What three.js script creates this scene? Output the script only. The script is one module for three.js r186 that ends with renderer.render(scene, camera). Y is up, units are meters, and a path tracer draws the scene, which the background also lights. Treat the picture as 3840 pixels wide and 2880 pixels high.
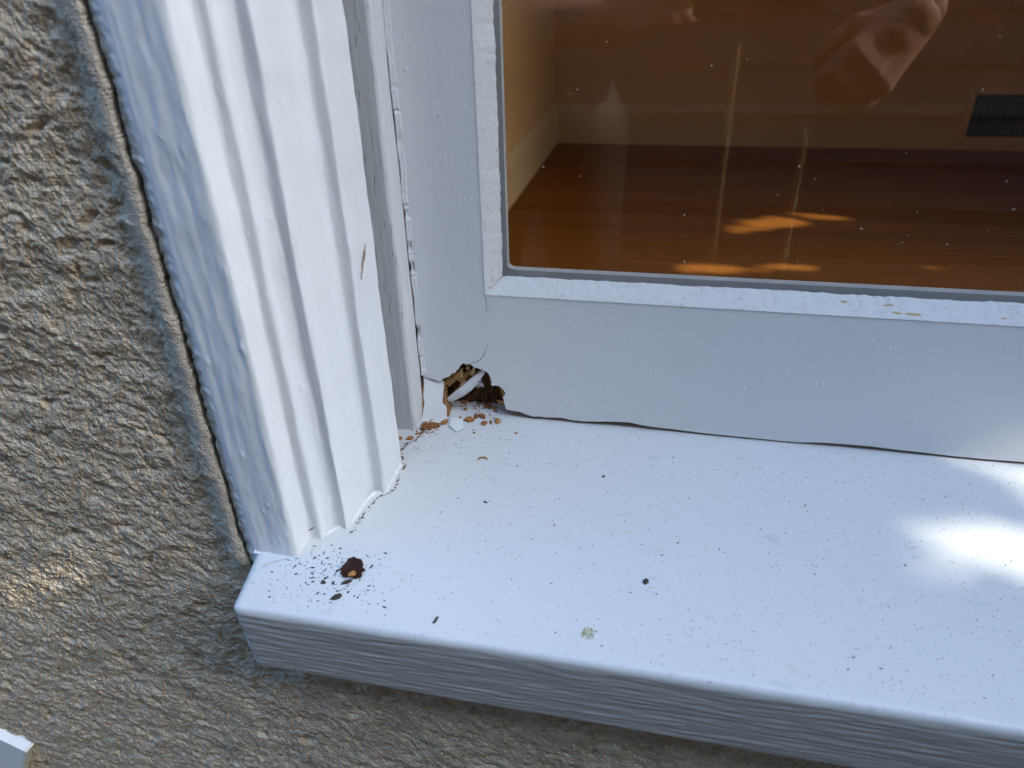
import * as THREE from 'three';
import { ImprovedNoise } from 'three/addons/math/ImprovedNoise.js';
import { mergeGeometries, mergeVertices } from 'three/addons/utils/BufferGeometryUtils.js';
import { MarchingCubes } from 'three/addons/objects/MarchingCubes.js';

// ---------------------------------------------------------------- camera, sky, sun, exposure
const scene = new THREE.Scene();
const renderer = new THREE.WebGLRenderer({ antialias: true });
renderer.setSize(1024, 768);
renderer.toneMapping = THREE.LinearToneMapping;
renderer.toneMappingExposure = 1.5;
renderer.shadowMap.enabled = true;
renderer.shadowMap.type = THREE.PCFSoftShadowMap;

const RAD = Math.PI / 180;
const camera = new THREE.PerspectiveCamera(57.04, 1024 / 768, 0.02, 400);
camera.position.set(0.1559, 0.2532, 0.4020);
camera.rotation.order = 'YXZ';
camera.rotation.set(-30.15 * RAD, 12.77 * RAD, -1.73 * RAD);
camera.focus = 0.47;
camera.userData.fStop = 8.5;
camera.updateMatrixWorld();

const SUN = new THREE.Vector3(Math.sin(81 * RAD) * Math.cos(30 * RAD), Math.sin(30 * RAD), Math.cos(81 * RAD) * Math.cos(30 * RAD)).normalize();
const SKY_LEVEL = 1.4;
{ // a clear sky: blue overhead, paler towards the horizon, a wide pale aureole round the sun
  const w = 512, h = 256, a = new Float32Array(w * h * 4), v = new THREE.Vector3();
  for (let j = 0; j < h; j++) for (let i = 0; i < w; i++) {
    const el = ((j + 0.5) / h - 0.5) * Math.PI, az = ((i + 0.5) / w - 0.5) * 2 * Math.PI;
    v.set(Math.cos(el) * Math.cos(az), Math.sin(el), Math.cos(el) * Math.sin(az));
    const t = Math.pow(1 - Math.max(0, v.y), 3.2);
    const ang = Math.acos(Math.min(1, Math.max(-1, v.dot(SUN)))) / RAD;
    const glow = 24 * Math.exp(-ang / 12.5);
    const k = (j * w + i) * 4, zen = [0.16, 0.50, 1.18], hor = [0.44, 0.74, 1.05], sun = [0.98, 0.97, 0.95];
    for (let c = 0; c < 3; c++) a[k + c] = SKY_LEVEL * (zen[c] * (1 - t) + hor[c] * t + sun[c] * glow);
    if (v.y < 0) { a[k] = 0.16; a[k + 1] = 0.14; a[k + 2] = 0.11; }
    a[k + 3] = 1;
  }
  const sky = new THREE.DataTexture(a, w, h, THREE.RGBAFormat, THREE.FloatType);
  sky.mapping = THREE.EquirectangularReflectionMapping;
  sky.magFilter = sky.minFilter = THREE.LinearFilter;
  sky.needsUpdate = true;
  scene.background = sky; scene.environment = sky;
}
const sun = new THREE.DirectionalLight(new THREE.Color(1.0, 0.93, 0.80), 4.8);
sun.position.copy(SUN).multiplyScalar(12);
sun.castShadow = true;
sun.shadow.mapSize.set(4096, 4096);
Object.assign(sun.shadow.camera, { left: -4, right: 4, top: 4, bottom: -4, near: 0.5, far: 30 });
sun.shadow.bias = -0.0004;
scene.add(sun, sun.target);

// ---------------------------------------------------------------- helpers
const NOISE = new ImprovedNoise();
const nz = (x, y, z = 0) => NOISE.noise(x + 311.7, y + 127.3, z + 74.9);
const fbm = (x, y, z = 0, o = 4, g = 0.5, l = 2.03) => { let s = 0, a = 1, t = 0; for (let i = 0; i < o; i++) { s += a * nz(x, y, z + i * 17.3); t += a; a *= g; x *= l; y *= l; z *= l; } return s / t; };
const rngOf = (seed) => () => { seed |= 0; seed = seed + 0x6D2B79F5 | 0; let t = Math.imul(seed ^ seed >>> 15, 1 | seed); t = t + Math.imul(t ^ t >>> 7, 61 | t) ^ t; return ((t ^ t >>> 14) >>> 0) / 4294967296; };
const clamp = (x, a = 0, b = 1) => Math.min(b, Math.max(a, x));
const smooth = (a, b, x) => { const t = clamp((x - a) / (b - a)); return t * t * (3 - 2 * t); };
const lerp = (a, b, t) => a + (b - a) * t;
const mm = 0.001;

const used = new Map();
function numbered(name) { const n = used.get(name) ?? 0; used.set(name, n + 1); return n ? name + '_' + String(n).padStart(3, '0') : name; }
function thing(name, label, category, group, pos) {
  const o = new THREE.Group(); o.name = numbered(name); o.userData = { label, category };
  if (group) o.userData.group = group;
  if (pos) o.position.set(...pos);
  scene.add(o); return o;
}
function structure(name, pos) { const o = new THREE.Group(); o.name = name; o.userData = { kind: 'structure' }; if (pos) o.position.set(...pos); scene.add(o); return o; }
function part(name, geometry, material, parent, label) {
  const m = new THREE.Mesh(geometry, material); m.name = name; m.castShadow = m.receiveShadow = true;
  if (label) m.userData.label = label;
  parent.add(m); return m;
}
function single(name, geometry, material, label, category, group) { // a thing that is one mesh
  const m = part(numbered(name), geometry, material, scene); m.userData = { label, category };
  if (group) m.userData.group = group;
  return m;
}
/** A sheet of (nu+1) x (nv+1) points at(u, v); then pushed along its normals by push(p, u, v); uv from uvAt(u, v, p). */
function sheet(us, vs, at, { push, uvAt, colorAt, flip } = {}) {
  const nu = us.length, nv = vs.length, n = nu * nv, P = new Float32Array(n * 3), UV = new Float32Array(n * 2), I = new Uint32Array((nu - 1) * (nv - 1) * 6);
  for (let j = 0, k = 0; j < nv; j++) for (let i = 0; i < nu; i++, k++) { const p = at(us[i], vs[j], i, j); P[3 * k] = p[0]; P[3 * k + 1] = p[1]; P[3 * k + 2] = p[2]; }
  for (let j = 0, q = 0; j < nv - 1; j++) for (let i = 0; i < nu - 1; i++) {
    const a = j * nu + i, b = a + 1, c = a + nu, d = c + 1;
    if (flip) { I[q++] = a; I[q++] = c; I[q++] = b; I[q++] = b; I[q++] = c; I[q++] = d; } else { I[q++] = a; I[q++] = b; I[q++] = c; I[q++] = b; I[q++] = d; I[q++] = c; }
  }
  const g = new THREE.BufferGeometry();
  g.setAttribute('position', new THREE.BufferAttribute(P, 3)); g.setIndex(new THREE.BufferAttribute(I, 1));
  g.computeVertexNormals();
  if (push) {
    const N = g.attributes.normal.array;
    for (let j = 0, k = 0; j < nv; j++) for (let i = 0; i < nu; i++, k++) {
      const p = [P[3 * k], P[3 * k + 1], P[3 * k + 2]], h = push(p, us[i], vs[j], [N[3 * k], N[3 * k + 1], N[3 * k + 2]]);
      for (let c = 0; c < 3; c++) P[3 * k + c] += N[3 * k + c] * h;
    }
    g.computeVertexNormals();
  }
  for (let j = 0, k = 0; j < nv; j++) for (let i = 0; i < nu; i++, k++) { const t = uvAt ? uvAt(us[i], vs[j], [P[3 * k], P[3 * k + 1], P[3 * k + 2]]) : [us[i], vs[j]]; UV[2 * k] = t[0]; UV[2 * k + 1] = t[1]; }
  g.setAttribute('uv', new THREE.BufferAttribute(UV, 2));
  if (colorAt) {
    const C = new Float32Array(n * 3);
    for (let j = 0, k = 0; j < nv; j++) for (let i = 0; i < nu; i++, k++) { const c = colorAt([P[3 * k], P[3 * k + 1], P[3 * k + 2]], us[i], vs[j]); C[3 * k] = c[0]; C[3 * k + 1] = c[1]; C[3 * k + 2] = c[2]; }
    g.setAttribute('color', new THREE.BufferAttribute(C, 3));
  }
  return g;
}
const range = (a, b, step) => { const n = Math.max(1, Math.round((b - a) / step)); return Array.from({ length: n + 1 }, (_, i) => a + (b - a) * i / n); };
/** A polyline resampled at an even step and its corners rounded by a few passes of averaging: [[a, b, s]] */
function rounded(pts, step, passes, closed = false) {
  const out = []; let s = 0;
  for (let i = 0; i < pts.length - 1; i++) {
    const [x0, y0] = pts[i], [x1, y1] = pts[i + 1], L = Math.hypot(x1 - x0, y1 - y0), n = Math.max(1, Math.round(L / step));
    for (let k = 0; k < n; k++) out.push([lerp(x0, x1, k / n), lerp(y0, y1, k / n)]);
  }
  out.push([...pts[pts.length - 1]]);
  for (let p = 0; p < passes; p++) { const q = out.map((v) => [...v]); for (let i = 1; i < out.length - 1; i++) for (const c of [0, 1]) out[i][c] = 0.25 * q[i - 1][c] + 0.5 * q[i][c] + 0.25 * q[i + 1][c]; }
  for (let i = 0; i < out.length; i++) { if (i) s += Math.hypot(out[i][0] - out[i - 1][0], out[i][1] - out[i - 1][1]); out[i].push(s); }
  return out;
}
function box(x0, x1, y0, y1, z0, z1) { const g = new THREE.BoxGeometry(x1 - x0, y1 - y0, z1 - z0); g.translate((x0 + x1) / 2, (y0 + y1) / 2, (z0 + z1) / 2); return g; }

/** A float texture of one channel (relief) or a byte texture of three (colour). */
function relief(w, h, fill) {
  const f = new Float32Array(w * h); fill(f, w, h);
  let lo = Infinity, hi = -Infinity; for (const x of f) { if (x < lo) lo = x; if (x > hi) hi = x; }
  const a = new Float32Array(w * h * 4);
  for (let i = 0; i < w * h; i++) { const x = (f[i] - lo) / (hi - lo || 1); a[4 * i] = a[4 * i + 1] = a[4 * i + 2] = x; a[4 * i + 3] = 1; }
  const t = new THREE.DataTexture(a, w, h, THREE.RGBAFormat, THREE.FloatType);
  t.magFilter = t.minFilter = THREE.LinearFilter; t.wrapS = t.wrapT = THREE.MirroredRepeatWrapping; t.needsUpdate = true;
  t.userData = { span: hi - lo };
  return t;
}
function tint(w, h, at) {
  const a = new Uint8Array(w * h * 4), e = (x) => Math.round(255 * clamp(x <= 0.0031308 ? 12.92 * x : 1.055 * Math.pow(x, 1 / 2.4) - 0.055));
  for (let j = 0; j < h; j++) for (let i = 0; i < w; i++) { const c = at(i, j), k = 4 * (j * w + i); a[k] = e(c[0]); a[k + 1] = e(c[1]); a[k + 2] = e(c[2]); a[k + 3] = 255; }
  const t = new THREE.DataTexture(a, w, h, THREE.RGBAFormat, THREE.UnsignedByteType);
  t.colorSpace = THREE.SRGBColorSpace; t.magFilter = t.minFilter = THREE.LinearFilter; t.wrapS = t.wrapT = THREE.MirroredRepeatWrapping; t.needsUpdate = true;
  return t;
}
function blob(f, w, h, cx, cy, rx, ry, rot, amp, power = 2) {
  const R = Math.ceil(Math.max(rx, ry) * 2.2), c = Math.cos(rot), s = Math.sin(rot);
  for (let j = Math.max(0, Math.floor(cy - R)); j < Math.min(h, cy + R); j++) for (let i = Math.max(0, Math.floor(cx - R)); i < Math.min(w, cx + R); i++) {
    const x = i - cx, y = j - cy, u = (x * c + y * s) / rx, v = (-x * s + y * c) / ry;
    f[j * w + i] += amp * Math.exp(-Math.pow(u * u + v * v, power / 2));
  }
}
const spread = (t, w, h, x0 = 0, y0 = 0) => { t.repeat.set(1 / w, 1 / h); t.offset.set(-x0 / w, -y0 / h); return t; };

// ---------------------------------------------------------------- materials
/** Brushed paint: strokes along u, nubs, scratches and runs; pixels are square, `px` metres each. */
function paintRelief(w, h, px, seed, { strokes = 0.035, lumps = 0.16, nubs = 60, scratches = 40, along = true } = {}) {
  const r = rngOf(seed);
  return relief(w, h, (f) => {
    for (let j = 0; j < h; j++) for (let i = 0; i < w; i++) {
      const x = i * px, y = j * px, a = along ? x : y, b = along ? y : x;
      f[j * w + i] = lumps * mm * fbm(x * 55, y * 55, seed, 3) + strokes * mm * (fbm(a * 45, b * 900, seed + 5, 3) + 0.6 * fbm(a * 14, b * 330, seed + 9, 2)) + 0.012 * mm * nz(x * 1400, y * 1400, seed);
    }
    for (let k = 0; k < nubs; k++) { const q = (0.25 + 1.1 * Math.pow(r(), 3)) * mm / px; blob(f, w, h, r() * w, r() * h, q, q * (0.6 + r()), r() * 3, (0.1 + 0.25 * r()) * mm, 2.6); }
    for (let k = 0; k < scratches; k++) { const L = (0.8 + 3.5 * r() * r()) * mm / px, t = along ? (r() - 0.5) * 1.6 : Math.PI / 2 + (r() - 0.5); blob(f, w, h, r() * w, r() * h, L, 0.22 * mm / px, t, (r() < 0.7 ? 0.12 : -0.1) * mm, 2); }
  });
}
const WHITE = new THREE.Color().setRGB(0.80, 0.80, 0.785);
const paint = (bump, scale = 1, extra = {}) => new THREE.MeshPhysicalMaterial({ color: WHITE, roughness: 0.38, bumpMap: bump, bumpScale: bump ? bump.userData.span * scale : 1, specularIntensity: 0.9, ...extra });
const casingRelief = spread(paintRelief(512, 1024, 0.4 * mm, 11, { along: false, strokes: 0.022, lumps: 0.22, nubs: 110, scratches: 50 }), 0.2048, 0.4096);
const M = {
  casing: paint(casingRelief),
  stop: paint(null),
  wood: null, rot: null,
};
M.stile = paint(spread(paintRelief(320, 2048, 0.2 * mm, 21, { along: false, strokes: 0.045, lumps: 0.15, nubs: 90, scratches: 80 }), 0.064, 0.4096, -0.004, -0.03));
M.rail = paint(spread(paintRelief(2048, 512, 0.22 * mm, 33, { along: true, strokes: 0.055, lumps: 0.15, nubs: 150, scratches: 110 }), 0.45, 0.1126, 0, -0.03));
const woodTint = tint(256, 512, (i, j) => {
  const g = 0.5 + 0.5 * fbm(i * 0.12, j * 0.012, 3, 4), p = smooth(0.52, 0.75, 0.5 + 0.5 * fbm(i * 0.03, j * 0.02, 8, 3));
  const a = [0.30, 0.135, 0.045], b = [0.52, 0.29, 0.115], d = [0.10, 0.045, 0.018];
  return [0, 1, 2].map((c) => lerp(lerp(d[c], a[c], smooth(0.25, 0.5, g)), b[c], smooth(0.5, 0.72, g) * (0.4 + 0.6 * p)));
});
const woodRelief = relief(256, 512, (f, w, h) => { for (let j = 0; j < h; j++) for (let i = 0; i < w; i++) f[j * w + i] = fbm(i * 0.16, j * 0.012, 3, 4) * 0.6 * mm; });
M.wood = new THREE.MeshStandardMaterial({ map: spread(woodTint, 0.03, 0.05), bumpMap: spread(woodRelief, 0.03, 0.05), bumpScale: 0.6 * mm, roughness: 0.9 });
M.crumb = [[0.36, 0.155, 0.045], [0.26, 0.10, 0.03], [0.44, 0.22, 0.075]].map((c) => new THREE.MeshStandardMaterial({ color: new THREE.Color().setRGB(...c), roughness: 0.95 }));
M.darkVoid = new THREE.MeshStandardMaterial({ color: new THREE.Color().setRGB(0.05, 0.04, 0.032), roughness: 1 });

/** Alligatored old paint: cells stretched by (sx, sy) metres, fissures tinted darker, a few bare spots. */
function crackled(w, h, px, sx, sy, seed, bare) {
  const r = rngOf(seed), gx = Math.ceil(w * px / sx) + 3, gy = Math.ceil(h * px / sy) + 3, pts = new Float32Array(gx * gy * 2);
  for (let k = 0; k < gx * gy * 2; k++) pts[k] = r();
  const crack = new Float32Array(w * h);
  for (let j = 0; j < h; j++) for (let i = 0; i < w; i++) {
    const x = i * px / sx + 1 + 0.35 * nz(i * px * 500, j * px * 500, seed), y = j * px / sy + 1 + 0.35 * nz(i * px * 500, j * px * 500, seed + 40), cx = Math.floor(x), cy = Math.floor(y);
    let a = 9, b = 9;
    for (let q = -1; q < 2; q++) for (let p = -1; p < 2; p++) {
      const X = clamp(cx + p, 0, gx - 1), Y = clamp(cy + q, 0, gy - 1), k = 2 * (Y * gx + X), d = Math.hypot(X + pts[k] - x, Y + pts[k + 1] - y);
      if (d < a) { b = a; a = d; } else if (d < b) b = d;
    }
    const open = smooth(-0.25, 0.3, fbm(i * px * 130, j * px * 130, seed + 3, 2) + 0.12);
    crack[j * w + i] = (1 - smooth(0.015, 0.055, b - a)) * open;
  }
  const bump = relief(w, h, (f) => { for (let k = 0; k < w * h; k++) { const x = (k % w) * px, y = Math.floor(k / w) * px; f[k] = 0.22 * mm * fbm(x * 260, y * 260, seed, 3) - 0.22 * mm * crack[k]; } });
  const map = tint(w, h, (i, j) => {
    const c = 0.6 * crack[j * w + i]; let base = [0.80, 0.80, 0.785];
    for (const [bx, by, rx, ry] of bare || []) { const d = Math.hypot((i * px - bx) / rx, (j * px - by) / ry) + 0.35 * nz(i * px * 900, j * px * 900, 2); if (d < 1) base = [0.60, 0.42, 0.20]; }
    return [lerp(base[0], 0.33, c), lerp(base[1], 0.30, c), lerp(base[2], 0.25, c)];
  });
  return { bump, map };
}
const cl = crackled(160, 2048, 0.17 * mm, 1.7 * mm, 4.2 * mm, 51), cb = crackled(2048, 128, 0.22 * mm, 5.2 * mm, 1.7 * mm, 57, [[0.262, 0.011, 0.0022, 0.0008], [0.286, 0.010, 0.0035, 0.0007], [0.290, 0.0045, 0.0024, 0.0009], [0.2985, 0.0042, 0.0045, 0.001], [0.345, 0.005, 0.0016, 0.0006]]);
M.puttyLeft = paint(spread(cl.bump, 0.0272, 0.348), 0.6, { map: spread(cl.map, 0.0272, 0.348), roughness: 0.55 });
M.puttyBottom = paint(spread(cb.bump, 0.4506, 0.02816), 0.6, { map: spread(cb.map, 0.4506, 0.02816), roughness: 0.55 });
M.plainPaint = new THREE.MeshPhysicalMaterial({ color: WHITE, roughness: 0.42, specularIntensity: 0.9 });
M.bedding = new THREE.MeshStandardMaterial({ color: new THREE.Color().setRGB(0.50, 0.50, 0.47), roughness: 0.8 });
M.glass = new THREE.MeshPhysicalMaterial({ color: 0xffffff, transmission: 1, thickness: 0, roughness: 0.0, ior: 1.72, metalness: 0 });

// ---------------------------------------------------------------- ground and room
const soilTint = tint(256, 256, (i, j) => { const n = 0.5 + 0.5 * fbm(i * 0.09, j * 0.09, 1, 4); return [0.028 + 0.03 * n, 0.022 + 0.022 * n, 0.016 + 0.014 * n]; });
{
  const g = structure('ground');
  const geo = sheet(range(-40, 40, 2), range(-30, 50, 2), (x, z) => [x, -0.9, z], { flip: true, uvAt: (x, z) => [x / 1.5, z / 1.5] });
  soilTint.wrapS = soilTint.wrapT = THREE.MirroredRepeatWrapping;
  part('soil', geo, new THREE.MeshStandardMaterial({ map: soilTint, roughness: 1 }), g);
}
const FLOOR = -0.40, BACK = -2.81, LEFT = -0.345, RIGHT = 2.6, CEIL = 2.15, INNER = -0.12;
{
  const boards = Array.from({ length: 4 }, (_, v) => {
    const t = tint(1024, 64, (i, j) => { const g = 0.5 + 0.5 * fbm(i * 0.012, j * 0.22, v * 31, 4), k = 0.72 + 0.5 * g + 0.07 * (v - 1.5); return [0.30 * k, 0.112 * k, 0.018 * k]; });
    return new THREE.MeshPhysicalMaterial({ map: spread(t, 3.8, 0.09), roughness: 0.5, specularIntensity: 0.2 });
  });
  const f = structure('floor');
  const W = 0.083, r = rngOf(5);
  const proto = new THREE.BoxGeometry(1, 0.02, W - 0.0012); 
  for (let z = INNER - W / 2, k = 0; z > BACK - W; z -= W, k++) {
    const cut = LEFT + 0.6 + 2.4 * r();
    for (const [a, b] of [[LEFT - 0.02, cut - 0.0006], [cut + 0.0006, RIGHT + 0.02]]) {
      const g = proto.clone(); g.scale(b - a, 1, 1); g.translate((a + b) / 2, FLOOR - 0.01 + (r() - 0.5) * 0.0006, z);
      const p = g.attributes.position, u = g.attributes.uv, o = r() * 3; for (let i = 0; i < p.count; i++) u.setXY(i, p.getX(i) + o, p.getZ(i) - z + W / 2);
      part('floor_board', g, boards[Math.floor(r() * 4)], f);
    }
  }
  part('subfloor', box(LEFT - 0.2, RIGHT + 0.2, FLOOR - 0.08, FLOOR - 0.024, BACK - 0.2, INNER - 0.001), M.darkVoid, f);
  const plaster = new THREE.MeshStandardMaterial({ color: new THREE.Color().setRGB(0.84, 0.52, 0.21), roughness: 0.85 });
  const skirt = new THREE.MeshStandardMaterial({ color: new THREE.Color().setRGB(0.86, 0.60, 0.30), roughness: 0.6 });
  const trim = (a, b, at) => { // a moulded skirting board of height 0.165
    const pr = rounded([[0, 0], [0.016, 0], [0.016, 0.13], [0.013, 0.14], [0.010, 0.146], [0.009, 0.158], [0.004, 0.165], [0, 0.165]], 0.002, 2);
    return sheet(pr.map((_, i) => i), [a, b], (i, t) => at(pr[i][0], pr[i][1] + FLOOR, t));
  };
  const wb = structure('back_wall'); part('plaster', box(LEFT - 0.15, RIGHT + 0.15, FLOOR - 0.06, CEIL, BACK - 0.12, BACK), plaster, wb); part('baseboard', trim(LEFT, RIGHT, (d, y, t) => [t, y, BACK + d]), skirt, wb);
  const wl = structure('left_wall'); part('plaster', box(LEFT - 0.12, LEFT, FLOOR - 0.06, CEIL, BACK, INNER - 0.001), plaster, wl); part('baseboard', trim(BACK, INNER, (d, y, t) => [LEFT + d, y, t]), skirt, wl);
  const wr = structure('right_wall'); // with an unseen side window added to let the sun in
  for (const b of [[FLOOR - 0.06, 0.45, BACK, INNER - 0.001], [1.65, CEIL, BACK, INNER - 0.001], [0.45, 1.65, BACK, -1.55], [0.45, 1.65, -0.25, INNER - 0.001]]) part('plaster', box(RIGHT, RIGHT + 0.12, ...b), plaster, wr);
  const sw = thing('added_side_window', 'added unseen side window letting sun in through the right-hand wall of the room', 'window', null, [RIGHT + 0.06, 0.45, -0.9]);
  for (const b of [[0, 0.03, -0.65, 0.65], [1.17, 1.2, -0.65, 0.65], [0.03, 1.17, -0.65, -0.62], [0.03, 1.17, 0.62, 0.65]]) part('frame', box(-0.03, 0.03, ...b), M.plainPaint, sw);
  part('pane', new THREE.PlaneGeometry(1.24, 1.14).rotateY(Math.PI / 2).translate(0, 0.6, 0), M.glass, sw);
  const ce = structure('ceiling'); part('plaster', box(LEFT - 0.15, RIGHT + 0.15, CEIL + 0.001, CEIL + 0.12, BACK - 0.12, INNER - 0.001), new THREE.MeshStandardMaterial({ color: new THREE.Color().setRGB(0.75, 0.68, 0.55), roughness: 0.9 }), ce);
}
{ // wall register with its grid of bars
  const iron = new THREE.MeshStandardMaterial({ color: new THREE.Color().setRGB(0.16, 0.15, 0.13), roughness: 0.6 }), cream = new THREE.MeshStandardMaterial({ color: new THREE.Color().setRGB(0.86, 0.60, 0.30), roughness: 0.6 });
  const z = BACK + 0.022, x0 = 1.285, x1 = 1.60, y0 = -0.347, y1 = -0.192;
  const v = thing('vent_grille', 'dark gridded air vent low on the tan room wall behind the glass', 'vent', null, [x0, y0, BACK + 0.0165]);
  const place = (g) => g.translate(-x0, -y0, -(BACK + 0.0165));
  part('backing', place(box(x0, x1, y0, y1, z - 0.005, z - 0.002)), M.darkVoid, v);
  for (const b of [[x0 - 0.03, x1 + 0.03, y0 - 0.02, y0], [x0 - 0.03, x1 + 0.03, y1, y1 + 0.03], [x0 - 0.03, x0, y0, y1], [x1, x1 + 0.03, y0, y1]]) part('frame', place(box(...b, z - 0.005, z + 0.006)), cream, v);
  for (let k = 1; k < 15; k++) part('upright_bar', place(box(x0 + k * 0.021 - 0.003, x0 + k * 0.021 + 0.003, y0, y1, z - 0.002, z + 0.002)), iron, v);
  for (let k = 1; k < 8; k++) part('cross_bar', place(box(x0, x1, y0 + k * 0.0194 - 0.003, y0 + k * 0.0194 + 0.003, z - 0.001, z + 0.003)), iron, v);
}

// ---------------------------------------------------------------- stucco wall
const ZW = 0.1205;
const crackX = (y) => -0.0752 + 0.0013 * nz(y * 60, 3.1) + 0.0011 * nz(y * 170, 9.2) + 0.0005 * nz(y * 520, 5.5) + 0.001 * smooth(-0.02, -0.05, y);
const caulked = (x, y) => smooth(0.012, 0.002, Math.abs(x - crackX(y)) + 0.011 * fbm(x * 60, y * 38, 2, 3) + 0.006 * nz(y * 24, 1.7)) * smooth(-0.075, -0.05, y);
function stuccoHeight(x, y) {
  const wx = x + 0.004 * nz(x * 60, y * 60, 5), wy = y + 0.004 * nz(x * 60, y * 60, 9);
  const big = fbm(wx * 26, wy * 34, 1, 2), mid = fbm(wx * 105, wy * 135, 7, 2);
  const g1 = 1 - 2 * Math.abs(nz(wx * 230, wy * 270, 3)), g2 = 1 - 2 * Math.abs(nz(x * 400, y * 430, 13));
  const pit = -smooth(0.27, 0.46, fbm(wx * 48, wy * 66, 21, 3));
  const rough = 2.7 * big + 1.8 * mid + 0.9 * g1 + 0.65 * g2 + 3.2 * pit;
  const c = caulked(x, y), flat = 0.5 + 0.5 * nz(x * 90, y * 40, 4) + 0.15 * nz(x * 300, y * 260, 4);
  return mm * (lerp(rough, flat, c) + 7.4 * smooth(0.020, 0.003, Math.abs(x - crackX(y))) * smooth(-0.075, -0.045, y));
}
function stuccoColor([x, y]) {
  const a = fbm(x * 38, y * 46, 31, 3), b = fbm(x * 260, y * 300, 37, 2), q = fbm(x * 120, y * 140, 43, 2), c = caulked(x, y);
  const g = 1 + 0.32 * b + 0.25 * a, w = smooth(0.12, 0.5, q) * 0.5, br = smooth(0.1, 0.5, -q) * 0.6;
  const col = [0.55, 0.445, 0.315].map((v, k) => g * lerp(lerp(v, [0.66, 0.59, 0.47][k], w), [0.40, 0.28, 0.16][k], br));
  return col.map((v, k) => lerp(v, [0.54, 0.46, 0.36][k] * (1 + 0.12 * b), c));
}
const stuccoGrain = relief(512, 512, (f, w, h) => { for (let j = 0; j < h; j++) for (let i = 0; i < w; i++) f[j * w + i] = mm * (0.55 * (1 - 2 * Math.abs(nz(i * 0.16, j * 0.16, 2))) + 0.35 * nz(i * 0.34, j * 0.34, 5)); });
const stuccoMat = new THREE.MeshPhysicalMaterial({ vertexColors: true, roughness: 1, specularIntensity: 0.25, bumpMap: spread(stuccoGrain, 0.128, 0.128), bumpScale: 0.8 * stuccoGrain.userData.span });
const stuccoPlain = new THREE.MeshStandardMaterial({ color: new THREE.Color().setRGB(0.50, 0.41, 0.30), roughness: 0.95 });
const OPEN = { x1: 1.7, y1: 1.6 };
{
  const w = thing('stucco_wall', 'rough grey-brown stucco house wall beside and beneath the white window', 'wall');
  part('stucco_face', sheet([...range(0, 1, 1 / 400), 1.01, 1.02], range(-0.52, 0.36, 0.00095), (w0, y) => {
    const u = Math.min(1, w0), under = (w0 - u) * 50, xr = y > -0.075 ? crackX(y) : -0.072, xl = -0.20 - (0.27 - y) * 0.48, x = lerp(xl, xr, Math.pow(u, 0.92));
    return [x - 0.0035 * under, y, ZW + stuccoHeight(x, y) - 0.0009 * smooth(0.99, 1, u) - 0.011 * under];
  }, { colorAt: stuccoColor, uvAt: (u, v, p) => [p[0], p[1]] }), stuccoMat, w, 'rough stucco left of the window with old sealant smeared along the crack');
  part('stucco_face', sheet(range(-0.0725, 0.5, 0.0012), range(-0.42, -0.085, 0.0012), (x, y) => [x, y, ZW + stuccoHeight(x, y)], { colorAt: stuccoColor, uvAt: (u, v, p) => [p[0], p[1]] }), stuccoMat, w, 'shaded stucco beneath the window sill');
  { // the same stucco farther out, more coarsely built
    const xl = (y) => -0.20 - (0.27 - y) * 0.48, far = (us, ys, x) => sheet(us, ys, (u, y) => { const px = x(u, y); return [px, y, ZW + stuccoHeight(px, y)]; }, { colorAt: stuccoColor, uvAt: (u, v, p) => [p[0], p[1]] });
    part('stucco_face', mergeGeometries([
      far(range(0, 1, 1 / 200), range(-0.9, 0.36, 0.005), (u, y) => lerp(-1.3, xl(y) + 0.002, u)), far(range(0, 1, 1 / 240), range(0.355, 0.9, 0.005), (u, y) => lerp(-1.3, crackX(y), u)),
      far(range(0, 1, 1 / 140), range(-0.9, -0.515, 0.005), (u, y) => lerp(xl(y), -0.072, u)), far(range(-0.075, 1.2, 0.005), range(-0.9, -0.415, 0.005), (x) => x), far(range(0.495, 1.2, 0.005), range(-0.42, -0.09, 0.005), (x) => x),
    ]), stuccoMat, w);
  }
  part('masonry', box(-4, -0.082, -1.2, 3.2, -0.06, ZW - 0.006), stuccoPlain, w);
  part('masonry', box(-0.082, 2.72, -1.2, -0.119, INNER, ZW - 0.006), stuccoPlain, w);
  part('masonry', box(OPEN.x1 + 0.08, 2.72, -0.115, 3.2, INNER, ZW - 0.006), stuccoPlain, w);
  part('masonry', box(-0.082, OPEN.x1 + 0.08, OPEN.y1, 3.2, INNER, ZW - 0.006), stuccoPlain, w);
  part('masonry', box(-4, -0.082, -1.2, 3.2, INNER, -0.061), stuccoPlain, w);
}

// ---------------------------------------------------------------- window frame: casing, stop, sill
const TAN = Math.tan(11 * RAD), SILL0 = -0.0135, sillY = (z) => SILL0 - z * TAN;
const frame = thing('window_frame', 'white painted window frame with fluted casing and deep sloping sill', 'window frame');
const rowsFine = [...range(-0.075, 0.30, 0.0013), ...range(0.31, OPEN.y1 + 0.07, 0.05)];
const PROFILE = [[-67, 40], [-67, 127.6], [-65.5, 129.0], [-39.5, 129.6], [-37, 128.4], [-36.4, 120], [-35.4, 115.8], [-33.5, 115.2], [-28.6, 115.9], [-27.7, 114.4], [-26.8, 110.6], [-25.2, 107.6], [-22.8, 105.2], [-20, 105.4], [-15.9, 106.9], [-14.9, 104.8], [-11.8, 85.5], [-11.1, 79], [-9.8, 75.8], [-7.4, 75.3], [-2.4, 77.2], [-1.3, 75.4], [-0.7, 60], [0.5, 50], [-0.6, 48.6], [-14, 47.5]].map(([x, z]) => [x * mm, z * mm]);
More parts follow.
